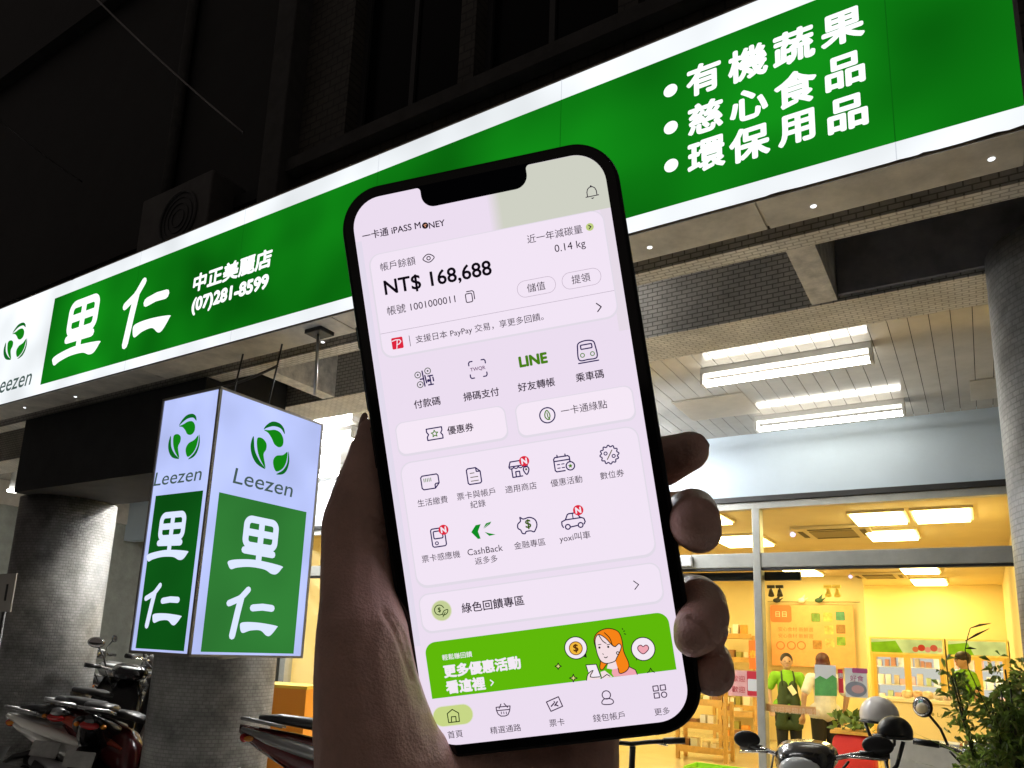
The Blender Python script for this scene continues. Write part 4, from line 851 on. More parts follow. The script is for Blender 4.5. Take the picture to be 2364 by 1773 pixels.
pc = stand(2238, 13.6); person("employee in a dark cap and lime shirt behind the counter, turned sideways", pc, -1.1-math.atan2(pc.x, pc.y), 1.72, M_lime, M_blk, M_hairk, M_apr, cap=True)
pb = atY(232, 1560, 7.6); pb.z = 0; person("person in a white shirt standing by the grey end wall behind the scooters", pb, math.pi-math.atan2(pb.x, pb.y), 1.50, pmat("cloth_bluewhite", (0.72, 0.76, 0.80), 0.8), M_blk, M_hairk, None)

# ================================================================== scooters
M_tyre = pmat("tyre", (0.012, 0.012, 0.012), 0.7); M_rim = pmat("rim", (0.35, 0.35, 0.36), 0.35, metal=0.8); M_blp = pmat("black_plastic", (0.014, 0.014, 0.015), 0.35); M_seat = pmat("seat_vinyl", (0.03, 0.03, 0.032), 0.38, spec=0.5); M_lens = pmat("clear_lens", (0.75, 0.78, 0.8), 0.06, spec=0.8, coat=0.6); M_tail = pmat("tail_lens", (0.40, 0.012, 0.012), 0.12, spec=0.6); M_amb = pmat("amber_lens", (0.65, 0.22, 0.02), 0.12); M_plt = pmat("plate_white", (0.40, 0.40, 0.38), 0.5, noise=0.3, nscale=12); M_mir = pmat("mirror_glass", (0.7, 0.7, 0.7), 0.03, metal=1.0); M_chr = pmat("chrome", (0.7, 0.7, 0.7), 0.12, metal=1.0)
M_sred = pmat("paint_red", (0.28, 0.025, 0.02), 0.22, coat=0.6); M_sblk = pmat("paint_black", (0.015, 0.015, 0.017), 0.2, coat=0.6); M_swht = pmat("paint_white", (0.84, 0.82, 0.76), 0.22, coat=0.6); M_sgry = pmat("paint_grey", (0.28, 0.28, 0.28), 0.25, metal=0.4, coat=0.5); M_smar = pmat("paint_maroon", (0.10, 0.012, 0.014), 0.22, coat=0.6)
def scooter(label, loc, rotz, paint, lean=0.12, plate="", grp="parked scooters", steer=0.0, cowl=None, round_mirror=False, mdz=0.0, trim=None):
    """front towards +y; ground at z = 0"""
    t = thing("scooter", label, "scooter", loc, rotz, grp); t.rotation_euler = (0, lean, rotz)
    for name, y in (("front_wheel", 0.62), ("rear_wheel", -0.56)):
        b = MB(); b.torus((0, y, 0.215), (1, 0, 0), 0.165, 0.05, 32, 12); w = b.build(name, M_tyre, t)
        b = MB(); b.tube([(-0.035, y, 0.215), (0.035, y, 0.215)], 0.05, 16)
        for i in range(5):
            a_ = 2*math.pi*i/5; b.tube([(0, y, 0.215), (0, y+0.14*math.cos(a_), 0.215+0.14*math.sin(a_))], 0.016, 8)
        b.torus((0, y, 0.215), (1, 0, 0), 0.128, 0.018, 28, 8); b.build("rim", M_rim, w)
    b = MB(); b.loft([(-0.92, 0.735, 0.03, 0.028), (-0.80, 0.68, 0.085, 0.07), (-0.58, 0.60, 0.13, 0.12), (-0.30, 0.50, 0.135, 0.17), (-0.08, 0.42, 0.12, 0.18), (0.02, 0.36, 0.10, 0.12)], 18, 0); b.build("rear_body", paint, t)
    for s_ in (-1, 1):
        b = MB(); b.tube([(s_*0.055, -0.90, 0.735), (s_*0.115, -0.72, 0.675), (s_*0.142, -0.50, 0.615), (s_*0.145, -0.28, 0.55), (s_*0.128, -0.06, 0.46)], [0.014, 0.034, 0.044, 0.036, 0.012], 10); b.build("side_trim", trim or M_blp, t)
        b = MB(); b.tube([(s_*0.21, 0.40, 1.0), (s_*0.18, 0.48, 0.93), (s_*0.09, 0.47, 0.80), (s_*0.06, 0.50, 0.60)], 0.006, 6); b.build("control_cable", M_blp, t)
    b = MB(); b.loft([(-0.70, 0.40, 0.05, 0.05), (-0.45, 0.33, 0.09, 0.10), (-0.15, 0.28, 0.10, 0.09), (0.0, 0.25, 0.08, 0.05)], 14); b.build("engine_cover", M_blp, t)
    b = MB(); b.loft([(0.0, 0.27, 0.15, 0.05), (0.2, 0.25, 0.16, 0.045), (0.38, 0.27, 0.14, 0.05)], 16); b.build("floorboard", M_blp, t)
    b = MB(); b.loft([(0.36, 0.27, 0.08, 0.05), (0.46, 0.44, 0.15, 0.15), (0.52, 0.62, 0.17, 0.20), (0.53, 0.80, 0.13, 0.15), (0.49, 0.92, 0.08, 0.07)], 18); b.build("front_shield", paint, t)
    b = MB(); b.loft([(0.34, 0.34, 0.10, 0.06), (0.38, 0.50, 0.15, 0.13), (0.42, 0.70, 0.15, 0.15), (0.42, 0.88, 0.09, 0.08)], 16); b.build("leg_shield", M_blp, t)
    b = MB(); b.loft([(0.36, 0.36, 0.05, 0.04), (0.52, 0.44, 0.085, 0.045), (0.72, 0.46, 0.09, 0.04), (0.88, 0.38, 0.05, 0.03)], 14); b.build("front_fender", paint, t)
    for s_ in (-1, 1):
        b = MB(); b.tube([(s_*0.075, 0.50, 0.52), (s_*0.075, 0.62, 0.215)], 0.02, 10); b.build("fork", M_rim, t)
    b = MB(); b.loft([(-0.80, 0.800, 0.075, 0.022), (-0.66, 0.800, 0.115, 0.034), (-0.46, 0.775, 0.125, 0.040), (-0.34, 0.735, 0.125, 0.030), (-0.12, 0.715, 0.112, 0.036), (0.03, 0.68, 0.07, 0.024)], 18, p=3); b.build("seat", M_seat, t)
    b = MB(); b.tube([(-0.12, -0.64, 0.755), (-0.105, -0.90, 0.80), (0.105, -0.90, 0.80), (0.12, -0.64, 0.755)], 0.013, 10); b.build("grab_rail", M_sgry, t)
    b = MB(); b.ell((0, -0.885, 0.68), (0.07, 0.03, 0.032)); b.build("tail_light", M_tail, t)
    for s_ in (-1, 1):
        b = MB(); b.ell((s_*0.095, -0.845, 0.675), (0.022, 0.03, 0.018)); b.build("indicator", M_amb, t)
    b = MB(); b.loft([(-0.62, 0.46, 0.09, 0.03), (-0.78, 0.42, 0.085, 0.025), (-0.93, 0.30, 0.07, 0.02)], 12); b.build("rear_fender", M_blp, t)
    b = MB(); b.obox((0, -0.925, 0.44), (0.10, 0, 0), (0, 0.003, 0), (0, 0.022, 0.055)); pl = b.build("licence_plate", M_plt, t)
    if plate:
        c = Canvas((0, -0.9285, 0.44), (1, 0, 0), (0, 0.371, 0.928), (0, -0.928, 0.371), 0.0008); c.text(plate, M_dark, 2, 0, 0, width=0.2, center=True, bold=0.02); c.build("plate_number", pl)
    b = MB(); b.tube([(0.16, -0.2, 0.24), (0.165, -0.55, 0.28), (0.165, -0.82, 0.33)], [0.03, 0.045, 0.05], 14); b.build("exhaust", M_rim, t)
    S = Matrix.Rotation(steer, 3, 'Z'); pv = V((0, 0.46, 0)); st = lambda x, y, z: tuple(pv+S@(V((x, y, z))-pv))
    def sb(b):
        for i in range(len(b.v)): b.v[i] = pv+S@(b.v[i]-pv)
        return b
    b = MB(); b.loft([(0.30, 1.0, 0.10, 0.05), (0.38, 1.02, 0.155, 0.075), (0.48, 0.985, 0.14, 0.09), (0.56, 0.94, 0.08, 0.06)], 18); sb(b).build("handlebar_cowl", cowl or paint, t)
    b = MB(); b.ell((0, 0.535, 0.955), (0.105, 0.045, 0.062)); sb(b).build("headlight", M_lens, t)
    b = MB(); b.ell((0, 0.335, 1.055), (0.085, 0.05, 0.018)); sb(b).build("instrument_panel", M_lens, t)
    b = MB(); b.tube([(-0.36, 0.31, 1.03), (-0.24, 0.36, 1.03), (-0.15, 0.40, 1.01), (0.15, 0.40, 1.01), (0.24, 0.36, 1.03), (0.36, 0.31, 1.03)], 0.013, 10); sb(b).build("handlebar", M_chr, t)
    for s_ in (-1, 1):
        b = MB(); b.tube([(s_*0.25, 0.355, 1.03), (s_*0.375, 0.302, 1.03)], 0.020, 12); sb(b).build("grip", M_blp, t)
        b = MB(); b.tube([(s_*0.20, 0.40, 1.02), (s_*0.30, 0.385, 1.015), (s_*0.37, 0.355, 1.01)], 0.007, 8); sb(b).build("brake_lever", M_chr, t)
        b = MB(); b.tube([(s_*0.21, 0.375, 1.03), (s_*0.25, 0.37, 1.12+mdz*0.6), (s_*0.31, 0.345, 1.20+mdz)], 0.008, 8); mr_ = sb(b).build("mirror", M_blp, t)
        rx, rz = (0.062, 0.062) if round_mirror else (0.075, 0.048)
        b = MB(); b.ell((s_*0.335, 0.335, 1.235+mdz), (rx, 0.018, rz), 20, 12); sb(b).build("mirror_shell", M_blp, mr_)
        b = MB(); b.ell((s_*0.335, 0.321, 1.235+mdz), (rx*0.86, 0.006, rz*0.86), 20, 8); sb(b).build("mirror_glass", M_mir, mr_)
    return t
def gpt(px, py, D, z=0.0): p = atD(px, py, D); return V((p.x, p.y, z))
def tail_at(px, D, rz, z=0.22): p = atD(px, 1600, D); q = Matrix.Rotation(rz, 3, 'Z')@V((0, -0.9, 0)); return V((p.x-q.x, p.y-q.y, z))
scooter("dark scooter with a pale trim strip, tail nearest the photo's left border", tail_at(40, 7.0, -1.15), -1.15, M_sgry, -0.12, trim=M_swht)
scooter("black scooter in the middle of the left group, dull seat above a pink trim strip", tail_at(128, 7.6, -1.2), -1.2, M_sblk, -0.12, trim=pmat("trim_pink", (0.55, 0.36, 0.33), 0.3))
scooter("dark red scooter lowest in the left group, long red trim strip", tail_at(110, 6.3, -1.25, 0.12), -1.25, M_smar, -0.12, trim=pmat("trim_red", (0.42, 0.06, 0.03), 0.3))
scooter("white trimmed scooter half hidden behind the middle column", tail_at(200, 8.3, -1.1), -1.1, M_sblk, -0.12, trim=M_swht)
scooter("dark scooter facing the street with raised mirrors beside the lit column", gpt(275, 1600, 9.3, 0.20), 2.2, M_sblk, 0.1)
scooter("silver grey scooter at the bottom left corner, behind the one with the wide plate", tail_at(20, 6.2, -0.95, 0.05), -0.95, pmat("paint_silver", (0.62, 0.61, 0.58), 0.25, metal=0.5, coat=0.5), -0.12, trim=M_swht)
scooter("black scooter with a wide rear plate low in the corner under the left group", tail_at(188, 5.7, 0.85, 0.12), 0.85, M_sblk, 0.12)
scooter("black scooter with a pale rear plate beside the silver one at the left border", tail_at(110, 6.1, 0.75, 0.12), 0.75, M_sgry, 0.12)
scooter("maroon scooter with a red tail lamp between the middle column and the thumb", tail_at(566, 4.9, -0.85, 0.18), -0.85, M_smar, -0.10, trim=M_sgry)
ps = gpt(1985, 1745, 4.15); scooter("black scooter with a clear front lamp in front of the shop, helmets hung on it", ps, math.pi-0.35, M_sblk, 0.06, steer=0.25, mdz=-0.16, grp="scooters before the shop glass")
p2_ = gpt(2185, 1722, 4.1); scooter("dark scooter with a round raised mirror between the helmets and the shrub", p2_, -0.35, M_sblk, 0.06, steer=-0.1, round_mirror=True, grp="scooters before the shop glass")
# helmets
def helmet(label, p, r, m, rot, strap=True):
    t = thing("helmet", label, "helmet", p, rot, "helmets hung on the scooter")
    b = MB(); n, k = 22, 9; vs = []; fs = []
    for i in range(k+1):
        a_ = (math.pi*0.60)*i/k
        for j in range(n):
            q = 2*math.pi*j/n; rr_ = r*math.sin(a_) if i else 0.0005; vs.append((rr_*math.cos(q)*0.92, rr_*math.sin(q)*1.08, r*math.cos(a_)))
    for i in range(k):
        for j in range(n): fs.append((i*n+j, i*n+(j+1) % n, (i+1)*n+(j+1) % n, (i+1)*n+j))
    b.add(vs, fs, 0, True); o = b.build("shell", m, t); so = o.modifiers.new("thick", 'SOLIDIFY'); so.thickness = 0.02; so.offset = -1
    b = MB(); b.torus((0, 0, r*math.cos(math.pi*0.60)), (0, 0, 1), r*0.93, 0.008, 28, 8); b.build("rim_trim", M_blp, t)
    b = MB(); b.ell((0, -r*1.12, -0.02), (r*0.55, r*0.30, 0.010), 18, 8); b.build("peak", m, t)
    if strap:
        b = MB(); b.tube([(r*0.8, 0, -0.04), (r*0.55, -0.03, -0.16), (0, -0.05, -0.21), (-r*0.55, -0.03, -0.16), (-r*0.8, 0, -0.04)], 0.010, 8); b.build("chin_strap", M_blp, t)
    return t
helmet("white open-face helmet perched above the black one", atD(2030, 1652, 4.5), 0.112, pmat("helmet_white", (0.82, 0.79, 0.76), 0.3, coat=0.4), 0.6)
helmet("black helmet with a short peak hanging on the scooter under the white helmet", atD(2066, 1690, 3.95), 0.082, M_blp, -0.9)
# bicycle at the bottom edge by the phone
p = gpt(1535, 1725, 4.0); bk = thing("bicycle", "black bicycle whose handlebar shows below the phone's corner", "bicycle", p, 0.9)
for nm, y in (("front_wheel", 0.52), ("rear_wheel", -0.52)):
    b = MB(); b.torus((0, y, 0.33), (1, 0, 0), 0.31, 0.02, 40, 8); w = b.build(nm, M_tyre, bk)
    b = MB(); b.torus((0, y, 0.33), (1, 0, 0), 0.285, 0.008, 36, 6)
    for i in range(14): a_ = 2*math.pi*i/14; b.tube([(0, y, 0.33), (0, y+0.28*math.cos(a_), 0.33+0.28*math.sin(a_))], 0.0018, 5)
    b.build("rim", M_rim, w)
b = MB(); b.tube([(0, -0.52, 0.33), (0, -0.08, 0.30), (0, -0.18, 0.78)], 0.016, 8); b.tube([(0, -0.08, 0.30), (0, 0.36, 0.74), (0, -0.16, 0.68)], 0.018, 8); b.tube([(0, -0.52, 0.33), (0, -0.16, 0.70)], 0.012, 8); b.build("frame", M_blp, bk)
b = MB(); b.tube([(0, 0.34, 0.98), (0, 0.36, 0.74), (0, 0.42, 0.55)], 0.018, 8)
for s_ in (-1, 1): b.tube([(0, 0.42, 0.55), (s_*0.05, 0.45, 0.50), (s_*0.05, 0.52, 0.33)], 0.012, 8)
b.build("fork", M_blp, bk)
b = MB(); b.tube([(-0.29, 0.28, 1.02), (-0.12, 0.36, 1.0), (0, 0.36, 0.99), (0.12, 0.36, 1.0), (0.29, 0.28, 1.02)], 0.013, 8); b.build("handlebar", M_blp, bk)
for s_ in (-1, 1):
    b = MB(); b.tube([(s_*0.19, 0.325, 1.01), (s_*0.30, 0.275, 1.02)], 0.019, 10); b.build("grip", M_blp, bk)
    b = MB(); b.tube([(s_*0.14, 0.37, 1.0), (s_*0.24, 0.36, 0.98)], 0.007, 6); b.build("brake_lever", M_chr, bk)
b = MB(); b.loft([(-0.30, 0.84, 0.09, 0.03), (-0.18, 0.84, 0.07, 0.028), (-0.02, 0.84, 0.025, 0.02)], 14); b.build("saddle", M_seat, bk)
# orange crate right of the middle column
p = gpt(665, 1650, 6.6, 0.22); t = thing("crate", "orange plastic crate on the pavement beside the middle column", "crate", p, 0.3); M_ocr = pmat("orange_plastic", (0.85, 0.30, 0.02), 0.4)
zc2 = 0.0
b = MB()
for z in (0.0, 0.30, 0.60):
    b.box((-0.26, -0.19, z), (0.26, -0.17, z+0.28)); b.box((-0.26, 0.17, z), (0.26, 0.19, z+0.28)); b.box((-0.26, -0.169, z), (-0.24, 0.169, z+0.28)); b.box((0.24, -0.169, z), (0.26, 0.169, z+0.28))
b.build("crate_side", M_ocr, t); b = MB(); b.box((-0.24, -0.17, 0.0), (0.24, 0.17, 0.02)); b.build("crate_base", M_ocr, t)
b = MB(); b.box((-0.27, -0.2, 0.86), (0.27, 0.2, 0.885)); b.build("crate_lid", pmat("yellow_lid", (0.85, 0.55, 0.05), 0.4), t)
# small number plate sign on the left column
p = atY(16, 1365, cL.y-rL-0.25); t = thing("wall_plate", "small pale plate with a dark mark at the photo's left border", "plate", p)
b = MB(); b.box((-0.17, 0, -0.17), (0.11, 0.01, 0.15)); b.build("plate", pmat("plate_pale", (0.42, 0.40, 0.36), 0.5), t); b = MB(); b.box((-0.02, -0.004, -0.08), (0.01, -0.001, 0.06)); b.build("mark", M_dark, t)
b = MB(); b.tube([(-0.03, 0.02, -0.1), (-0.03, 0.02, -p.z)], 0.015, 8); b.build("post", M_dark, t)

# ================================================================== potted shrub by the column
M_lf = [pmat("leaf_a", (0.15, 0.22, 0.06), 0.4), pmat("leaf_b", (0.22, 0.31, 0.085), 0.4), pmat("leaf_c", (0.10, 0.15, 0.04), 0.45), pmat("leaf_d", (0.22, 0.24, 0.09), 0.45)]
for m_ in M_lf:
    t_ = m_.node_tree; b_s = t_.nodes["Principled BSDF"]; o_n = [n for n in t_.nodes if n.type == 'OUTPUT_MATERIAL'][0]; tl_ = t_.nodes.new("ShaderNodeBsdfTranslucent"); cc = b_s.inputs["Base Color"].default_value
    tl_.inputs[0].default_value = (cc[0]*2.0, cc[1]*2.0, cc[2]*1.3, 1); mxs = t_.nodes.new("ShaderNodeMixShader"); mxs.inputs[0].default_value = 0.45
    t_.links.new(b_s.outputs[0], mxs.inputs[1]); t_.links.new(tl_.outputs[0], mxs.inputs[2]); t_.links.new(mxs.outputs[0], o_n.inputs[0])
pp = gpt(2372, 1700, 2.75); sh = thing("shrub", "leafy green shrub with blade leaves in a pot before the column", "shrub", pp)
b = MB(); b.tube([(0, 0, 0), (0, 0, 0.02), (0, 0, 0.34), (0, 0, 0.38)], [0.13, 0.14, 0.19, 0.20], 24); b.build("pot", pmat("clay_pot", (0.22, 0.10, 0.06), 0.7, noise=0.2), sh)
R_ = random.Random(4); b = MB(); lf = MB()
def leaf(p, d, L_, w, mi):
    d = d.normalized(); s_ = d.cross(V((R_.uniform(-1, 1), R_.uniform(-1, 1), R_.uniform(-1, 1)))).normalized(); m_ = p+d*L_*0.5+V((0, 0, 0.1*L_)); e_ = p+d*L_-V((0, 0, 0.15*L_))
    lf.add([p, m_+s_*w, e_, m_-s_*w], [(0, 1, 2), (0, 2, 3)], mi)
for i in range(58):
    a_ = R_.uniform(0, 2*math.pi); r_ = R_.uniform(0.02, 0.25); top = V((r_*math.cos(a_), r_*math.sin(a_), R_.uniform(0.85, 1.52))); base = V((0.06*math.cos(a_), 0.06*math.sin(a_), 0.36)); mid = base.lerp(top, 0.55)+V((0, 0, 0.08))
    b.tube([base, mid, top], [0.008, 0.006, 0.003], 6)
    for j in range(110):
        f_ = R_.uniform(0.25, 1.02); q = (base.lerp(mid, f_*2) if f_ < 0.5 else mid.lerp(top, f_*2-1)); d = V((R_.gauss(0, 1), R_.gauss(0, 1), R_.gauss(0.3, 0.8)))
        cl_ = q+V((R_.gauss(0, 0.03), R_.gauss(0, 0.03), R_.gauss(0, 0.03)))
        for k_ in range(3): leaf(cl_, d+V((R_.gauss(0, 0.6), R_.gauss(0, 0.6), R_.gauss(0, 0.6))), R_.uniform(0.02, 0.05), R_.uniform(0.004, 0.010), R_.choice((0, 0, 1, 2, 2, 3)))
for i in range(34):
    a_ = R_.uniform(0, 2*math.pi); p0 = V((0.08*math.cos(a_), 0.08*math.sin(a_), R_.uniform(0.5, 1.0))); d = V((math.cos(a_)*0.7, math.sin(a_)*0.7, 1.0)).normalized(); L_ = R_.uniform(0.3, 0.55); s_ = d.cross(V((0, 0, 1))).normalized()
    pts = [p0+d*L_*t_+V((math.cos(a_)*0.12*t_*t_, math.sin(a_)*0.12*t_*t_, -0.16*t_*t_)) for t_ in (0, 0.35, 0.7, 1)]; ws = (0.005, 0.009, 0.007, 0.0006)
    vs = [];
    for q, w in zip(pts, ws): vs += [q+s_*w, q-s_*w]
    lf.add(vs, [(0, 1, 3, 2), (2, 3, 5, 4), (4, 5, 7, 6)], R_.choice((0, 1, 2)))
lf.build("foliage", M_lf, sh); b.build("stems", pmat("stem", (0.05, 0.06, 0.02), 0.7), sh)
# the bare twig reaching over the counter
tp = [atD(x, y, 2.75)-pp for x, y in ((2236, 1545), (2228, 1500), (2234, 1470), (2240, 1450))]; tw = MB(); tw.tube([V((0, 0, 0.4)), V((0, 0, 1.0))]+tp, 0.0016, 6)
for pts in (((2240, 1450), (2262, 1443), (2288, 1439)), ((2228, 1480), (2255, 1465), (2284, 1451)), ((2228, 1497), (2240, 1496), (2254, 1498))):
    q = [atD(x, y, 2.75)-pp for x, y in pts]; tw.tube(q, [0.0012, 0.0045, 0.0006], 6)
tw.build("twig", pmat("twig", (0.03, 0.035, 0.015), 0.6), sh)
# ================================================================== the phone
PO = Vector((-0.0946, 0.1556, 1.5476))
PU = Vector((0.9046, 0.3931, 0.1645)).normalized(); PN = Vector((0.4200, -0.8879, -0.1876)).normalized()
PV = PN.cross(PU).normalized(); PU = PV.cross(PN).normalized()
DW, DH = 0.0323, 0.0699                       # half size of the display
M_black = pmat("black_glass", (0.004, 0.004, 0.005), 0.08, spec=0.5)
M_case = pmat("case_rubber", (0.006, 0.006, 0.007), 0.45, spec=0.25)
phone = thing("smartphone", "black smartphone held upright showing a lilac payment app screen", "smartphone", PO)
def frame_prism(name, hu, hv, r, h0, h1, mat, bev, n=14):
    o2 = rr(-hu, -hv, hu, hv, r, n); N = len(o2); b = MB()
    vs = [PU*u+PV*v+PN*h for h in (h0, h1) for u, v in o2]
    b.add(vs, [tuple(range(N, 2*N)), tuple(reversed(range(N)))]+[(i, (i+1) % N, N+(i+1) % N, N+i) for i in range(N)])
    return b.build(name, mat, phone, bevel=bev)
frame_prism("case", 0.0357, 0.0733, 0.0112, -0.0086, -0.0002, M_case, 0.0011)
frame_prism("front_glass", 0.0346, 0.0722, 0.0100, -0.0010, 0.00012, M_black, 0.0)
for sy, L in ((0.036, 0.006), (0.022, 0.011), (0.007, 0.011)):
    b = MB(); b.obox(-PU*0.0360+PV*sy-PN*0.0045, PU*0.0006, PV*(L/2), PN*0.0013); b.build("side_button", M_case, phone, bevel=0.0004)
def cv(): return Canvas(PO+PN*0.00016, PU, PV, PN, 0.00002, PO)
disp = cv(); CP = disp
def conv(ox, oy, k): return lambda x, y: CP.px(ox+x/k, oy+y/k)
p1 = conv(780, 320, 3.16); p2 = conv(850, 760, 3.16); p3 = conv(900, 1200, 2.949); q6 = conv(940, 1500, 6.144); q7 = conv(1300, 1450, 6.144)
def wpx(w, k): return w/k/9300.0
U_bg = ui((236, 222, 240)); U_card = ui((242, 229, 245)); U_gap = ui((226, 219, 231)); U_ink = ui((38, 22, 44)); U_blk = ui((14, 8, 18))
U_navy = ui((40, 26, 84)); U_grn = ui((74, 128, 22)); U_red = ui((222, 38, 62)); U_wht = ui((244, 234, 244)); U_olive = ui((206, 208, 194))
# background with the pale green field in the upper right corner
disp.rrect(-DW, -DH, DW, DH, 0.0078, U_bg, 0, n=12)
scr = disp.build("display", phone)
def sub(c, name, label=None): return c.build(name, scr, label)
c = cv()
eL = CP.px(1143, 470)[0]; eB = CP.px(1165, 528)[1]
for i in range(10):                                              # the field fades out to the left
    t = i/9; u = eL-0.0022+0.0034*t
    col = tuple(int(a+(b_-a)*t) for a, b_ in zip((236, 222, 240), (207, 209, 196)))
    if i < 9: c.poly([(u, eB), (u+0.0034/9, eB), (u+0.0034/9, DH-0.0001), (u, DH-0.0001)], ui(col), 1)
c.poly([(eL+0.0012, eB)]+[(DW, eB)]+[q for q in rr(-DW, -DH, DW, DH-0.00005, 0.0078, 12) if q[0] > DW-0.0079 and q[1] > 0]+[(eL+0.0012, DH-0.00005)], ui((207, 209, 196)), 1)
e2 = CP.px(1455, 760)[1]
c.poly([(DW-0.0026, e2), (DW-0.0001, e2), (DW-0.0001, eB), (DW-0.0026, eB)], ui((230, 219, 231)), 1)
c.poly([(-DW+0.0001, CP.px(900, 1500)[1]), (-DW+0.0016, CP.px(900, 1500)[1]), (-DW+0.0016, CP.px(820, 560)[1]), (-DW+0.0001, CP.px(820, 560)[1])], ui((227, 219, 236)), 1)
sub(c, "backdrop_tint")
# notch
nl = CP.px(972, 452)[0]; nr = CP.px(1216, 402)[0]; nb = CP.px(1096, 457)[1]; k1 = 0.0010; k2 = 0.0033
pts = [(nl-k1, DH+0.0004)]+[(nl-k1+k1*math.sin(math.radians(a)), DH-k1+k1*math.cos(math.radians(a))) for a in range(0, 91, 15)]
pts += [(nl+k2-k2*math.cos(math.radians(a)), nb+k2-k2*math.sin(math.radians(a))) for a in range(0, 91, 10)]
pts += [(nr-k2+k2*math.sin(math.radians(a)), nb+k2-k2*math.cos(math.radians(a))) for a in range(0, 91, 10)]
pts += [(nr+k1-k1*math.cos(math.radians(a)), DH-k1+k1*math.sin(math.radians(a))) for a in range(0, 91, 15)]
pts += [(nr+k1, DH+0.0004)]
c = cv(); c.poly(pts, ui((2, 2, 3)), 3); c.build("notch", phone)
# header
c = cv()
c.textpx("一卡通 iPASS M", (780+183/3.16, 320+738/3.16), (780+608/3.16, 320+664/3.16), U_ink, 3, 0.012)
a = p1(637, 635); c.circle(a[0], a[1], wpx(24, 3.16), U_blk, 3)
for dx, dy in ((-5, -4), (6, -6), (0, 7)): c.circle(a[0]+wpx(dx, 3.16), a[1]-wpx(dy, 3.16), wpx(5.5, 3.16), ui((214, 150, 120)), 4)
c.textpx("NEY", (780+668/3.16, 320+658/3.16), (780+783/3.16, 320+634/3.16), U_ink, 3, 0.012)
w = wpx(8, 3.16)
sub(c, "header_logo"); c = cv(); a = p1(1853, 400); s_ = 1/9300/3.16
bell = [(-34, -18), (-34, 14), (-26, 36), (-10, 48), (10, 48), (26, 36), (34, 14), (34, -18)]
c.stroke([(a[0]+x*s_, a[1]+y*s_) for x, y in bell], w*0.8, U_ink, 3); c.stroke([(a[0]-46*s_, a[1]-20*s_), (a[0]+46*s_, a[1]-20*s_)], w*0.8, U_ink, 3)
c.circle(a[0], a[1]+54*s_, 6*s_, U_ink, 3); c.poly([(a[0]-14*s_, a[1]-32*s_), (a[0], a[1]-42*s_), (a[0]+14*s_, a[1]-32*s_)], U_ink, 3)
sub(c, "bell_icon")
# balance card
c = cv()
a = p1(225, 835); b_ = p1(2047, 1300); bl = p1(330, 1600); tr = p1(1925, 518)
u0 = a[0]; u1 = b_[0]; v0 = bl[1]; v1 = tr[1]
c.rrect(u0-0.0004, v0-0.0005, u1+0.0003, v1+0.0002, 0.003, U_gap, 1.5); c.rrect(u0, v0, u1, v1, 0.0028, U_card, 2)
T = lambda s, lx, ly, rx, ry, col=U_ink, bold=0.0, lay=4: c.textpx(s, (780+lx/3.16, 320+ly/3.16), (780+rx/3.16, 320+ry/3.16), col, lay, bold)
T("近一年減碳量", 1385, 765, 1788, 692); a = p1(1838, 645); c.circle(a[0], a[1], wpx(28, 3.16), ui((190, 205, 128)), 3)
c.stroke([(a[0]-6*s_, a[1]+13*s_), (a[0]+8*s_, a[1]), (a[0]-6*s_, a[1]-13*s_)], 7*s_, U_ink, 4)
T("0.14 kg", 1588, 846, 1812, 806)
T("帳戶餘額", 315, 968, 570, 922)
a = p1(662, 873)
c.stroke([(a[0]+x*s_, a[1]+y*s_) for x, y in spline([(-43, 0), (-22, 22), (0, 30), (22, 22), (43, 0), (22, -22), (0, -30), (-22, -22)], 4)], 7*s_, U_ink, 3, closed=True)
c.ring(a[0], a[1], 13*s_, 7*s_, U_ink, 3)
T("NT$ 168,688", 350, 1150, 1128, 1014, U_blk, 0.018)
T("帳號 1001000011", 365, 1288, 862, 1204)
a = p1(957, 1160); c.outline(a[0]-24*s_, a[1]-34*s_, a[0]+24*s_, a[1]+30*s_, 10*s_, 7*s_, U_ink, 3)
c.stroke([(a[0]-12*s_, a[1]+46*s_), (a[0]+30*s_, a[1]+46*s_), (a[0]+40*s_, a[1]+36*s_), (a[0]+40*s_, a[1]-18*s_)], 7*s_, U_ink, 3)
for (x, y, t, lx, ly, rx, ry) in ((1448, 1082, "儲值", 1385, 1124, 1517, 1102), (1777, 1022, "提領", 1710, 1064, 1845, 1040)):
    a = p1(x, y); c.outline(a[0]-140*s_, a[1]-60*s_, a[0]+140*s_, a[1]+60*s_, 58*s_, 3*s_, ui((176, 160, 178)), 3); T(t, lx, ly, rx, ry)
a = p1(1160, 1268); c.stroke([(u0, a[1]), (u1, a[1])], 3.2*s_, ui((176, 164, 180)), 3, cap=False)
a = p1(435, 1492); c.rrect(a[0]-43*s_, a[1]-43*s_, a[0]+43*s_, a[1]+43*s_, 9*s_, U_red, 3)
c.stroke([(a[0]-10*s_, a[1]-40*s_), (a[0]+2*s_, a[1]+24*s_)], 7*s_, U_wht, 4)
c.stroke([(a[0]+x*s_, a[1]+y*s_) for x, y in ((-38, 20), (-10, 26), (20, 22), (28, 8), (14, -8), (-6, -12))], 7*s_, U_wht, 4)
a = p1(525, 1475); c.stroke([(a[0], a[1]-40*s_), (a[0], a[1]+38*s_)], 4*s_, U_ink, 3)
T("支援日本 PayPay 交易，享更多回饋。", 572, 1500, 1505, 1336)
a = p1(1905, 1230); c.stroke([(a[0]-14*s_, a[1]+30*s_), (a[0]+16*s_, a[1]), (a[0]-14*s_, a[1]-30*s_)], 8*s_, U_ink, 3)
sub(c, "balance_card")
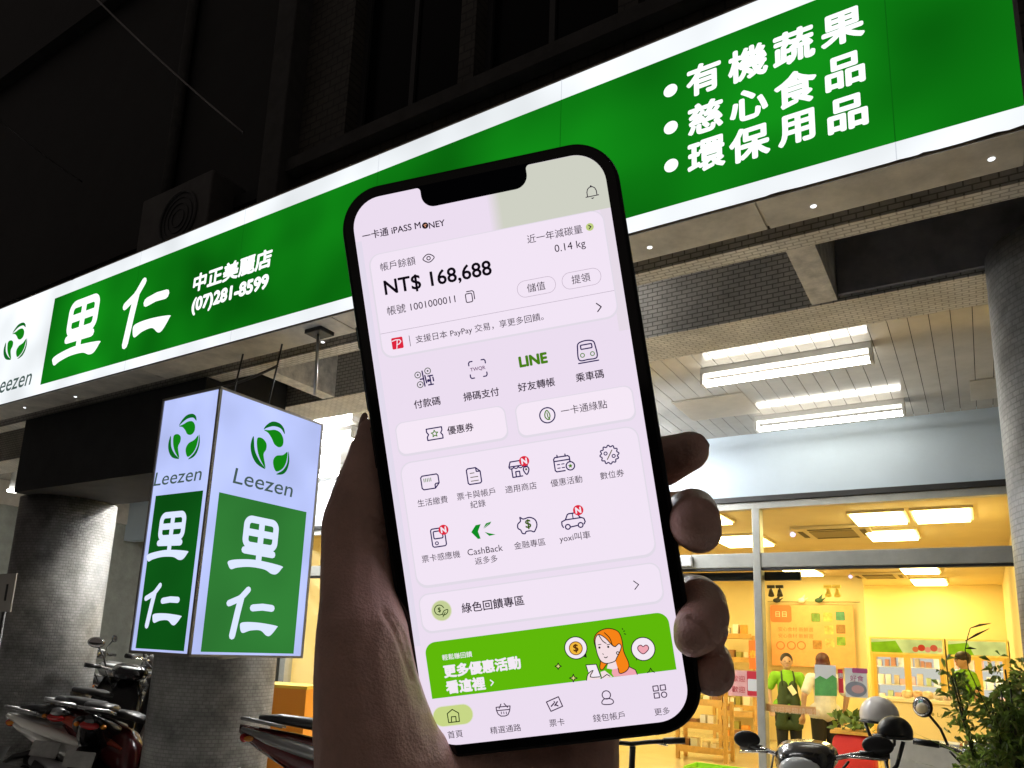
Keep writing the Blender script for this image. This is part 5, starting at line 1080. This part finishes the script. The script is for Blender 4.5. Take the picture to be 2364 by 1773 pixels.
# ---- icons
T2 = lambda s, lx, ly, rx, ry, col=U_ink, bold=0.0, lay=4: c.textpx(s, (850+lx/3.16, 760+ly/3.16), (850+rx/3.16, 760+ry/3.16), col, lay, bold)
T3 = lambda s, lx, ly, rx, ry, col=U_ink, bold=0.0, lay=4: c.textpx(s, (900+lx/2.949, 1200+ly/2.949), (900+rx/2.949, 1200+ry/2.949), col, lay, bold)
def L(a, pts, k=1.0): return [(a[0]+x*s_*k, a[1]+y*s_*k) for x, y in pts]
LW = 9*s_
def nbadge(x, y):
    a = p2(x, y); c.circle(a[0], a[1], 37*s_, U_red, 5); c.text("N", U_wht, 6, a[0], a[1], size=58*s_, bold=0.05, center=True)
c = cv(); a = p2(408, 355)                      # pay icon: three rings and a few bars
for x, y in ((-44, 29), (34, 46), (-36, -45)):
    c.ring(a[0]+x*s_, a[1]+y*s_, 22*s_, 6*s_, ui((70, 84, 66)), 3); c.circle(a[0]+x*s_, a[1]+y*s_, 7*s_, ui((70, 84, 66)), 3)
for q in (((-8, 52), (-2, -62)), ((8, 16), (14, -40)), ((30, 8), (66, 8)), ((44, 6), (46, -50)), ((66, -6), (68, -34)), ((26, -58), (62, -58)), ((-30, -6), (-10, -6))):
    c.stroke(L(a, q), 10*s_, U_navy, 3)
c.circle(a[0]+30*s_, a[1]-26*s_, 11*s_, U_navy, 3)
T2("付款碼", 340, 584, 530, 548, lay=4, bold=0.012); sub(c, "pay_icon")
c = cv(); a = p2(800, 290)
for sx in (-1, 1):
    for sy in (-1, 1): c.stroke(L(a, [(sx*62, sy*34), (sx*62, sy*52), (sx*54, sy*62), (sx*34, sy*62)]), LW, U_navy, 3)
c.text("TWQR", ui((90, 30, 90)), 4, a[0], a[1], width=112*s_, bold=0.01, center=True)
c = c; T2("掃碼支付", 700, 527, 958, 484, bold=0.012); sub(c, "scan_icon")
c = cv(); T2("LINE", 1110, 277, 1307, 240, U_grn, 0.05); T2("好友轉帳", 1098, 460, 1365, 412, bold=0.012); sub(c, "transfer_icon")
c = cv(); a = p2(1595, 155)
c.stroke(L(a, spline([(-64, -60), (-64, 20), (-52, 60), (0, 72), (52, 60), (64, 20), (64, -60), (0, -66)], 5)), LW, U_navy, 3, closed=True)
c.outline(a[0]-40*s_, a[1]+14*s_, a[0]+40*s_, a[1]+44*s_, 5*s_, LW, U_navy, 3)
for x in (-36, 36): c.ring(a[0]+x*s_, a[1]-30*s_, 14*s_, 6*s_, U_grn, 4)
c.stroke(L(a, [(-72, -84), (72, -84)]), LW, U_navy, 3); T2("乘車碼", 1520, 388, 1722, 354, bold=0.012); sub(c, "ride_icon")
def pill(cx_, cy_, hw, hh):
    a = p2(cx_, cy_); c.rrect(a[0]-hw*s_-0.0003, a[1]-hh*s_-0.0006, a[0]+hw*s_+0.0003, a[1]+hh*s_+0.0002, 60*s_, U_gap, 1.5)
    c.rrect(a[0]-hw*s_, a[1]-hh*s_, a[0]+hw*s_, a[1]+hh*s_, 58*s_, ui((245, 232, 246)), 2)
c = cv(); pill(605, 740, 408, 116); a = p2(485, 762)
c.stroke(L(a, [(-58, 42), (58, 42), (58, 18), (46, 0), (58, -18), (58, -42), (-58, -42), (-58, -18), (-46, 0), (-58, 18)]), LW, U_navy, 3, closed=True)
star = [(r*math.sin(math.pi*i/5), r*math.cos(math.pi*i/5)) for i, r in enumerate([26, 12]*5)]
c.stroke(L(a, star), 7*s_, U_grn, 3, closed=True); T2("優惠券", 583, 774, 772, 738, bold=0.012); sub(c, "coupon_button")
c = cv(); pill(1507, 598, 418, 116); a = p2(1307, 628); c.ring(a[0], a[1], 55*s_, LW, U_navy, 3)
c.stroke(L(a, spline([(0, 36), (-16, 14), (-16, -14), (4, -32), (18, -8), (14, 16)], 4)), 8*s_, U_grn, 3, closed=True); c.stroke(L(a, [(0, 18), (2, -12), (14, -34)]), 7*s_, U_grn, 4)
T2("一卡通綠點", 1410, 622, 1748, 584); sub(c, "points_button")
# grid card
c = cv(); tl = p2(222, 985); tr = p2(1975, 738); bl = p3(200, 432); br = p3(1815, 240)
gv1 = (p2(300, 958)[1]+p2(1900, 735)[1])/2; gv0 = (p3(260, 428)[1]+p3(1780, 250)[1])/2; gu0 = (tl[0]+bl[0])/2; gu1 = u1
c.rrect(gu0-0.0003, gv0-0.0007, gu1+0.0003, gv1+0.0003, 0.003, U_gap, 1.5); c.rrect(gu0, gv0, gu1, gv1, 0.0028, U_card, 2); sub(c, "icon_card")
c = cv(); a = p2(452, 1115)
c.stroke(L(a, [(34, -50), (-54, -50), (-66, -38), (-66, 40), (-54, 52), (56, 52), (66, 40), (66, -16)]), LW, U_navy, 3); c.stroke(L(a, [(66, -16), (34, -50), (34, -24), (42, -16), (66, -16)]), LW, U_navy, 3)
for i in range(5): c.stroke(L(a, [(-44+13*i, 30), (-44+13*i, 6)]), 5*s_, U_grn, 3)
T2("生活繳費", 365, 1300, 583, 1264); sub(c, "bill_icon")
c = cv(); a = p2(772, 1070)
c.stroke(L(a, [(20, 58), (-40, 58), (-50, 48), (-50, -48), (-40, -58), (40, -58), (50, -48), (50, 28)]), LW, U_navy, 3, closed=True); c.stroke(L(a, [(20, 58), (22, 30), (50, 28)]), LW, U_navy, 3)
for y in (22, -8, -36): c.stroke(L(a, [(-26, y), (28 if y < 20 else 4, y)]), 6*s_, ui((96, 92, 70)), 3)
T2("票卡與帳戶", 652, 1252, 930, 1208); T2("紀錄", 750, 1310, 860, 1292); sub(c, "record_icon")
c = cv(); a = p2(1098, 1010)
c.stroke(L(a, [(-56, 50), (52, 50), (66, 14), (-70, 14)]), LW, U_navy, 3, closed=True)
for i in range(4): c.arc(a[0]+(-53+34*i)*s_, a[1]+14*s_, 17*s_, 180, 360, LW*0.9, U_navy, 3, 8)
c.stroke(L(a, [(-52, 0), (-52, -64), (20, -64)]), LW, U_navy, 3); c.stroke(L(a, [(-26, -64), (-26, -26), (2, -26), (2, -64)]), LW, U_navy, 3)
c.stroke(L(a, spline([(52, -58), (32, -24), (40, -2), (62, -2), (72, -24)], 4)), LW, U_navy, 3, closed=True); c.circle(a[0]+52*s_, a[1]-20*s_, 8*s_, ui((80, 90, 70)), 4)
nbadge(1138, 962); T2("適用商店", 1005, 1202, 1232, 1162); sub(c, "shop_icon")
c = cv(); a = p2(1418, 975)
c.stroke(L(a, [(10, -58), (-50, -58), (-60, -48), (-60, 34), (-50, 46), (44, 46), (54, 36), (54, -6)]), LW, U_navy, 3); c.stroke(L(a, [(-60, 18), (54, 18)]), LW, U_navy, 3)
for x in (-32, 26): c.stroke(L(a, [(x, 60), (x, 44)]), LW, U_navy, 3)
for y in (-8, -34):
    for x in (-40, -8): c.stroke(L(a, [(x, y), (x+18, y)]), 7*s_, U_navy, 3)
c.circle(a[0]+52*s_, a[1]-30*s_, 30*s_, U_card, 3.5); c.ring(a[0]+52*s_, a[1]-30*s_, 30*s_, LW, U_navy, 4)
c.poly(L((a[0]+52*s_, a[1]-30*s_), star, 0.7), U_grn, 5); T2("優惠活動", 1335, 1152, 1565, 1118); sub(c, "event_icon")
c = cv(); a = p2(1760, 915)
c.stroke([(a[0]+(62+7*math.cos(12*t))*s_*math.cos(t), a[1]+(62+7*math.cos(12*t))*s_*math.sin(t)) for t in [2*math.pi*i/72 for i in range(72)]], LW, U_navy, 3, closed=True, cap=False)
c.stroke(L(a, [(-20, -32), (22, 30)]), 7*s_, ui((96, 92, 60)), 3)
for x, y in ((-26, 12), (28, -14)): c.ring(a[0]+x*s_, a[1]+y*s_, 11*s_, 7*s_, U_navy, 3)
T2("數位券", 1697, 1098, 1870, 1074); sub(c, "voucher_icon")
c = cv(); a = p2(513, 1518); c.outline(a[0]-52*s_, a[1]-68*s_, a[0]+52*s_, a[1]+66*s_, 16*s_, LW, U_navy, 3); c.outline(a[0]-34*s_, a[1]-8*s_, a[0]+34*s_, a[1]+46*s_, 8*s_, LW, U_navy, 3)
c.ring(a[0]-18*s_, a[1]-42*s_, 11*s_, 7*s_, U_navy, 3); nbadge(550, 1463); T3("票卡感應機", 222, 292, 482, 258); sub(c, "reader_icon")
c = cv(); a = p2(838, 1470); G = ui((14, 140, 34))
c.poly(L(a, [(-88, 2), (-48, 48), (-10, 50), (-38, 0), (-26, -54), (-46, -54)]), G, 3)
c.poly(L(a, [(4, 14), (70, 58), (58, 40), (20, 20)]), G, 3); c.poly(L(a, [(6, 20), (30, 50), (72, 58), (40, 40)]), G, 3.3); c.poly(L(a, [(10, -10), (40, -24), (88, -40), (40, -44)]), G, 3)
T3("CashBack", 532, 243, 772, 212); T3("返多多", 583, 306, 737, 288); sub(c, "cashback_icon")
c = cv(); a = p2(1160, 1428)
c.stroke(L(a, spline([(-44, 62), (-22, 46), (24, 52), (62, 30), (70, -10), (52, -46), (40, -56), (20, -46), (-14, -46), (-24, -60), (-44, -54), (-52, -30), (-70, -14), (-66, 16), (-44, 34)], 3)), LW, U_navy, 3, closed=True)
c.text("$", ui((62, 92, 20)), 4, a[0]+8*s_, a[1]+4*s_, size=86*s_, bold=0.02, center=True); T3("金融專區", 850, 205, 1062, 172); sub(c, "finance_icon")
c = cv(); a = p2(1495, 1395)
c.stroke(L(a, [(-76, -40), (-84, -22), (-82, 2), (-54, 12), (-36, 46), (-26, 52), (30, 52), (52, 16), (78, 4), (84, -20), (74, -36)]), LW, U_navy, 3)
c.stroke(L(a, [(-54, 12), (60, 12)]), LW, U_navy, 3); c.stroke(L(a, [(2, 50), (2, 14)]), 7*s_, U_navy, 3); c.stroke(L(a, [(-22, -44), (24, -40)]), LW, U_navy, 3)
for x in (-44, 48): c.ring(a[0]+x*s_, a[1]-40*s_, 17*s_, LW, U_navy, 4)
nbadge(1532, 1320); T3("yoxi叫車", 1160, 164, 1370, 134); sub(c, "taxi_icon")
# green rewards row
c = cv(); rv1 = (p3(260, 505)[1]+p3(1800, 300)[1])/2; rv0 = (p3(300, 752)[1]+p3(1840, 555)[1])/2; ru0 = (p3(205, 560)[0]+p3(220, 700)[0])/2; ru1 = p3(1845, 420)[0]
c.rrect(ru0-0.0003, rv0-0.0006, ru1+0.0003, rv1+0.0003, 0.0026, U_gap, 1.5); c.rrect(ru0, rv0, ru1, rv1, 0.0024, U_card, 2)
s3 = 1/9300/2.949; a = p3(352, 618); c.circle(a[0], a[1], 72*s3, ui((222, 222, 200)), 2.5); c.circle(a[0], a[1], 66*s3, ui((196, 208, 150)), 3)
c.arc(a[0]-14*s3, a[1]+6*s3, 34*s3, 20, 300, 6*s3, ui((50, 70, 20)), 4, 14); c.text("$", ui((50, 70, 20)), 4, a[0]-14*s3, a[1]+6*s3, size=44*s3, center=True, bold=0.02)
c.stroke([(a[0]+x*s3, a[1]+y*s3) for x, y in spline([(6, -32), (14, -6), (44, 2), (34, -24)], 4)], 6*s3, ui((50, 70, 20)), 4, closed=True); c.stroke([(a[0]+4*s3, a[1]-44*s3), (a[0]+24*s3, a[1]-14*s3)], 5*s3, ui((50, 70, 20)), 4)
T3("綠色回饋專區", 495, 634, 918, 582, bold=0.012); a = p3(1678, 443)
c.stroke([(a[0]-14*s3, a[1]+28*s3), (a[0]+15*s3, a[1]), (a[0]-14*s3, a[1]-28*s3)], 6*s3, U_ink, 3); sub(c, "reward_row")
# green banner with the drawn woman
c = cv(); bu0 = (p3(243, 900)[0]+p3(285, 1205)[0])/2; bu1 = (p3(1905, 720)[0]+p3(1950, 1015)[0])/2
bv1 = (p3(300, 830)[1]+p3(1830, 634)[1])/2; bv0 = (p3(285, 1217)[1]+p3(1950, 1022)[1])/2
c.rrect(bu0, bv0, bu1, bv1, 0.0028, ui((96, 184, 10)), 2, corners=(1, 1, 0, 0))
T3("輕鬆賺回饋", 360, 956, 562, 934, U_wht, 0.01); T3("更多優惠活動", 375, 1072, 893, 1014, U_wht, 0.045); T3("看這裡", 392, 1185, 652, 1152, U_wht, 0.045)
a = p3(693, 1108); c.stroke([(a[0]-6*s3, a[1]+18*s3), (a[0]+12*s3, a[1]), (a[0]-6*s3, a[1]-18*s3)], 8*s3, U_wht, 4)
s7 = 1/9300/6.144; BK = ui((30, 34, 20)); SK = ui((244, 222, 226)); HR = ui((246, 132, 24)); PK = ui((240, 166, 178))
def B7(pts, n=4, closed=True): return spline([q7(x, y) for x, y in pts], n, closed)
bw = 12*s7
def inked(pts, fill, lay, n=4):
    o2 = B7(pts, n); c.poly(o2, fill, lay); c.stroke(o2, bw, BK, lay+0.3, closed=True, cap=False)
c.poly([q7(x, y) for x, y in ((690, 640), (720, 690), (1052, 655), (1030, 600), (940, 550), (700, 560))], PK, 3)
inked([(440, 200), (480, 70), (620, 5), (770, 40), (830, 150), (860, 330), (925, 480), (930, 560), (880, 620), (800, 640), (770, 560), (640, 500), (560, 590), (520, 560), (525, 440)], HR, 4)
inked([(455, 160), (500, 90), (600, 140), (720, 260), (790, 220), (825, 260), (800, 340), (760, 420), (730, 470), (620, 500), (540, 470), (490, 380), (462, 260)], SK, 5)
c.poly([q7(x, y) for x, y in ((640, 490), (735, 440), (775, 570), (700, 585), (620, 570))], SK, 4.8)
c.stroke([q7(x, y) for x, y in ((1052, 655), (1025, 590), (940, 548))], bw, BK, 5)
c.stroke(B7([(505, 95), (560, 180), (610, 215)], 4, False), bw, BK, 7); c.stroke(B7([(585, 65), (660, 140), (700, 240), (745, 262)], 4, False), bw, BK, 7)
for x in (515, 640): c.circle(*q7(x, 275 if x < 600 else 265), 15*s7, BK, 7); c.stroke([q7(x-18, 236), q7(x+22, 228)], bw*0.8, BK, 7)
c.stroke(B7([(585, 410), (605, 420), (628, 405)], 4, False), bw, BK, 7); c.stroke([q7(560, 362), q7(572, 372)], bw*0.8, BK, 7); c.ring(*q7(775, 352), 18*s7, bw, BK, 7)
c.poly([q7(x, y) for x, y in ((322, 520), (470, 510), (545, 700), (400, 725))], U_wht, 8); c.stroke([q7(x, y) for x, y in ((322, 520), (470, 510), (545, 712))], bw, BK, 8.4); c.stroke([q7(322, 520), q7(350, 610)], bw, BK, 8.4)
c.poly([q7(x, y) for x, y in ((335, 740), (350, 650), (420, 600), (430, 625), (390, 690), (520, 690), (525, 718))], SK, 9); c.stroke(B7([(333, 738), (352, 650), (425, 598), (385, 690), (520, 688)], 3, False), bw, BK, 9.4)
c.poly([q7(x, y) for x, y in ((530, 620), (590, 600), (700, 690), (555, 714))], SK, 8.8); c.stroke([q7(x, y) for x, y in ((560, 700), (620, 655), (665, 680))], bw, BK, 9.4)
for (x, y, r, tx, ty) in ((180, 280, 155, 335, 420), (1135, 295, 160, 1035, 468)):
    a = q7(x, y); c.poly([q7(tx, ty), q7(x+(tx-x)*0.6-40, y+(ty-y)*0.75), q7(x+(tx-x)*0.8+20, y+(ty-y)*0.5)], BK, 3); c.circle(a[0], a[1], (r+6)*s7, BK, 4); c.circle(a[0], a[1], (r-7)*s7, U_wht, 5)
a = q7(180, 285); c.circle(a[0], a[1], 96*s7, ui((120, 66, 10)), 6); c.circle(a[0], a[1], 84*s7, ui((244, 186, 62)), 7); c.text("$", ui((92, 50, 10)), 8, a[0], a[1], size=140*s7, center=True, bold=0.03)
heart = [q7(x, y) for x, y in ((1135, 365), (1065, 310), (1062, 262), (1100, 240), (1135, 262), (1172, 238), (1208, 262), (1205, 308))]
c.poly(spline(heart, 4), PK, 6); c.stroke(spline(heart, 4), bw, ui((90, 20, 50)), 6.4, closed=True, cap=False)
for (x, y, h) in ((145, 708, 55), (-70, 540, 45)):
    q = [q7(x, y-h), q7(x+14, y-14), q7(x+h, y), q7(x+14, y+14), q7(x, y+h), q7(x-14, y+14), q7(x-h, y), q7(x-14, y-14)]
    c.poly(q, ui((226, 220, 140)), 4); c.stroke(q, bw, BK, 4.4, closed=True)
for q in (((838, 5), (846, 18)), ((858, 44), (872, 40)), ((866, 80), (888, 86))): c.stroke([q7(*q[0]), q7(*q[1])], bw, BK, 4)
c.stroke([q7(1195, 632), q7(1222, 612), q7(1240, 566), q7(1262, 606), q7(1295, 626)], bw, BK, 4)
sub(c, "promo_banner")
# tab bar
c = cv(); s6 = s7; NI = ui((62, 44, 70))
a = q6(650, 930); c.rrect(a[0]-295*s6, a[1]-148*s6, a[0]+295*s6, a[1]+148*s6, 146*s6, ui((222, 222, 206)), 2); c.rrect(a[0]-283*s6, a[1]-136*s6, a[0]+283*s6, a[1]+136*s6, 134*s6, ui((199, 214, 134)), 3)
def S6(pts, f=q6, col=NI, w=14, cl=False): c.stroke([f(x, y) for x, y in pts], w*s6, col, 5, closed=cl)
S6([(570, 905), (640, 845), (730, 895), (742, 1015), (590, 1032)], col=ui((36, 52, 12)), cl=True); S6([(630, 1022), (628, 950), (690, 945), (697, 1016)], col=ui((36, 52, 12)))
c.textpx("首頁", (940+583/6.144, 1500+1258/6.144), (940+797/6.144, 1500+1240/6.144), U_ink, 4); sub(c, "home_tab")
c = cv(); S6([(1262, 815), (1460, 795), (1455, 860), (1430, 920), (1390, 938), (1330, 940), (1290, 910), (1268, 860)], cl=True); S6([(1278, 862), (1455, 845)])
for x in (1335, 1370, 1405): S6([(x, 880), (x+4, 908)], w=11)
S6([(1330, 770), (1305, 830)]); S6([(1375, 762), (1425, 815)])
c.textpx("精選通路", (940+1185/6.144, 1500+1190/6.144), (940+1622/6.144, 1500+1158/6.144), U_ink, 4); sub(c, "channel_tab")
c = cv(); S6([(1975, 740), (2145, 665), (2205, 800), (2040, 872)], cl=True, w=15)
for q in ([(2045, 800), (2080, 760)], [(2085, 735), (2092, 745)], [(2095, 790), (2130, 735)], [(2100, 775), (2140, 795)]): S6(q, w=18)
c.textpx("票卡", (940+2025/6.144, 1500+1095/6.144), (900+1193/2.949, 1200+1398/2.949), U_ink, 4); sub(c, "ticket_tab")
c = cv(); a = q7(613, 947); c.ring(a[0], a[1], 57*s7, 14*s7, NI, 4)
c.stroke(B7([(548, 1055), (575, 1010), (630, 998), (690, 1008), (716, 1045), (690, 1075), (630, 1083), (570, 1080)], 4), 14*s7, NI, 4.3, closed=True, cap=False)
c.textpx("錢包帳戶", (1300+432/6.144, 1450+1332/6.144), (1300+880/6.144, 1450+1290/6.144), U_ink, 4); sub(c, "wallet_tab")
c = cv()
for x, y in ((1312, 855), (1415, 842), (1328, 955)):
    a = q7(x, y); c.outline(a[0]-34*s7, a[1]-34*s7, a[0]+34*s7, a[1]+34*s7, 3*s7, 14*s7, NI, 4)
a = q7(1432, 943); c.ring(a[0], a[1], 36*s7, 14*s7, NI, 4); c.textpx("更多", (1300+1303/6.144, 1450+1242/6.144), (1300+1520/6.144, 1450+1222/6.144), U_ink, 4); sub(c, "more_tab")

# ================================================================== the hand that holds it
M_skin = pmat("skin", (0.78, 0.48, 0.39), 0.46, noise=0.20, nscale=70, bump=0.20, bscale=1300, spec=0.42)
M_skin.node_tree.nodes["Principled BSDF"].inputs["Subsurface Weight"].default_value = 0.12
M_skin.node_tree.nodes["Principled BSDF"].inputs["Subsurface Radius"].default_value = (0.006, 0.002, 0.001)
def HP(x, y, zmm, rpx):
    o = PO+PN*(zmm/1000.0); d = ray(x, y); t = (o-EYE).dot(PN)/d.dot(PN); p = EYE+d*t
    return (p, rpx/FPX*depth(p))
H = lambda *a: [HP(*q) for q in a]
wr = HP(1090, 2350, -14, 255); el = (wr[0]+Vector((0.03, -0.09, -0.20)), 0.040)
FOLDS = [([(1600, 1152), (1622, 1158), (1640, 1168)], 3.5, 0.0006), ([(1606, 1166), (1616, 1178)], 3, 0.0005), ([(1628, 1160), (1650, 1178), (1664, 1202)], 3, 0.0006),
    ([(1592, 1424), (1622, 1446), (1650, 1478), (1668, 1508)], 5, 0.0009), ([(1668, 1438), (1674, 1470), (1664, 1500)], 3.5, 0.0008), 
    ([(1674, 1508), (1684, 1540), (1676, 1572)], 3.5, 0.0008), ([(1656, 1512), (1672, 1532), (1682, 1560)], 3, 0.0006), ([(1602, 1520), (1640, 1512), (1672, 1500)], 4, 0.0008),
    ([(1552, 1040), (1558, 1078)], 4, 0.0005), ([(1575, 1024), (1583, 1066)], 3, 0.0004),
    ([(846, 1188), (872, 1204), (896, 1214)], 3.5, 0.0007), ([(838, 1222), (868, 1228), (894, 1242)], 3.5, 0.0008), ([(848, 1206), (884, 1226)], 3, 0.0006), ([(850, 1250), (890, 1262)], 3, 0.0005),
    ([(886, 1410), (912, 1455), (934, 1512), (952, 1568)], 6, 0.0008), ([(904, 1418), (930, 1462), (948, 1520)], 4, 0.0005)]
chains = [
    H((846, 978, -11, 12), (858, 1002, -11, 36), (866, 1050, -11, 62), (858, 1128, -11, 84), (834, 1214, -10, 91), (833, 1300, -8, 92), (832, 1380, -3, 93), (838, 1470, 2, 109), (845, 1570, 3, 121), (862, 1680, 3, 140), (890, 1790, 2, 166), (960, 1980, -4, 215)),
    H((900, 1330, -26, 95), (930, 1460, -24, 110), (960, 1650, -22, 130)),
    H((1000, 1500, -36, 140), (1150, 1300, -42, 140), (1330, 1330, -44, 120)),
    H((1000, 1600, -32, 150), (1180, 1560, -40, 150), (1390, 1560, -42, 110)),
    H((980, 1780, -14, 170), (1140, 1830, -20, 150), (1285, 1840, -26, 146), (1310, 1700, -34, 120)),
    H((960, 1980, -4, 215), (1080, 2080, -10, 235)) + [wr, el],
    H((1285, 1840, -26, 146), (1200, 2060, -18, 190)) + [wr],
    # index, middle, ring, little
    H((1120, 1200, -38, 95), (1390, 1095, -33, 72), (1530, 1065, -22, 59), (1590, 1042, -16, 47), (1600, 1034, -14, 37)),
    H((1200, 1290, -44, 100), (1480, 1215, -40, 76), (1592, 1190, -28, 60), (1598, 1184, -12, 58), (1602, 1206, -2, 63), (1614, 1226, -3, 53)),
    H((1300, 1420, -46, 95), (1520, 1390, -40, 74), (1606, 1386, -26, 60), (1614, 1398, -10, 64), (1624, 1424, -4, 60), (1610, 1456, 3, 56), (1600, 1472, 5, 46)),
    H((1624, 1424, -4, 60), (1638, 1462, -8, 42)),
    H((1340, 1560, -42, 85), (1560, 1545, -36, 58), (1640, 1524, -24, 48), (1646, 1540, -8, 48), (1645, 1557, -4, 51)),
]
hand = blob("hand", chains, 0.0008, M_skin, None, smooth=5, off=wr[0])
crease(hand.data, wr[0], FOLDS)
hand.location = wr[0]
tag(hand, "dark backlit hand gripping the smartphone, thumb along one edge and four fingers round the other", "hand")
M_nail = pmat("fingernail", (0.72, 0.52, 0.45), 0.16, spec=0.6, coat=0.4)
def nail(x, y, z, ru, rv, ang, tilt):
    p, r1 = HP(x, y, z, ru); r2 = rv/FPX*depth(p)
    Ru = (PU*math.cos(ang)-PV*math.sin(ang)).normalized(); nn = (PN*math.cos(tilt)+(PV*math.cos(ang)+PU*math.sin(ang))*math.sin(tilt)).normalized(); Rv = nn.cross(Ru)
    R = Matrix((Ru, Rv, nn)).transposed(); b = MB(wr[0]); b.ell(p, (r1, r2, 0.0009), 18, 10, rot=R); b.build("fingernail", M_nail, hand)
nail(1616, 1015, -12.6, 27, 16, 0.85, 0.95)
nail(1638, 1193, -1.2, 30, 20, 0.82, 0.85)
nail(1668, 1446, -4.6, 26, 14, 1.35, 0.9)
nail(838, 985, -13, 34, 14, -1.25, -1.0)
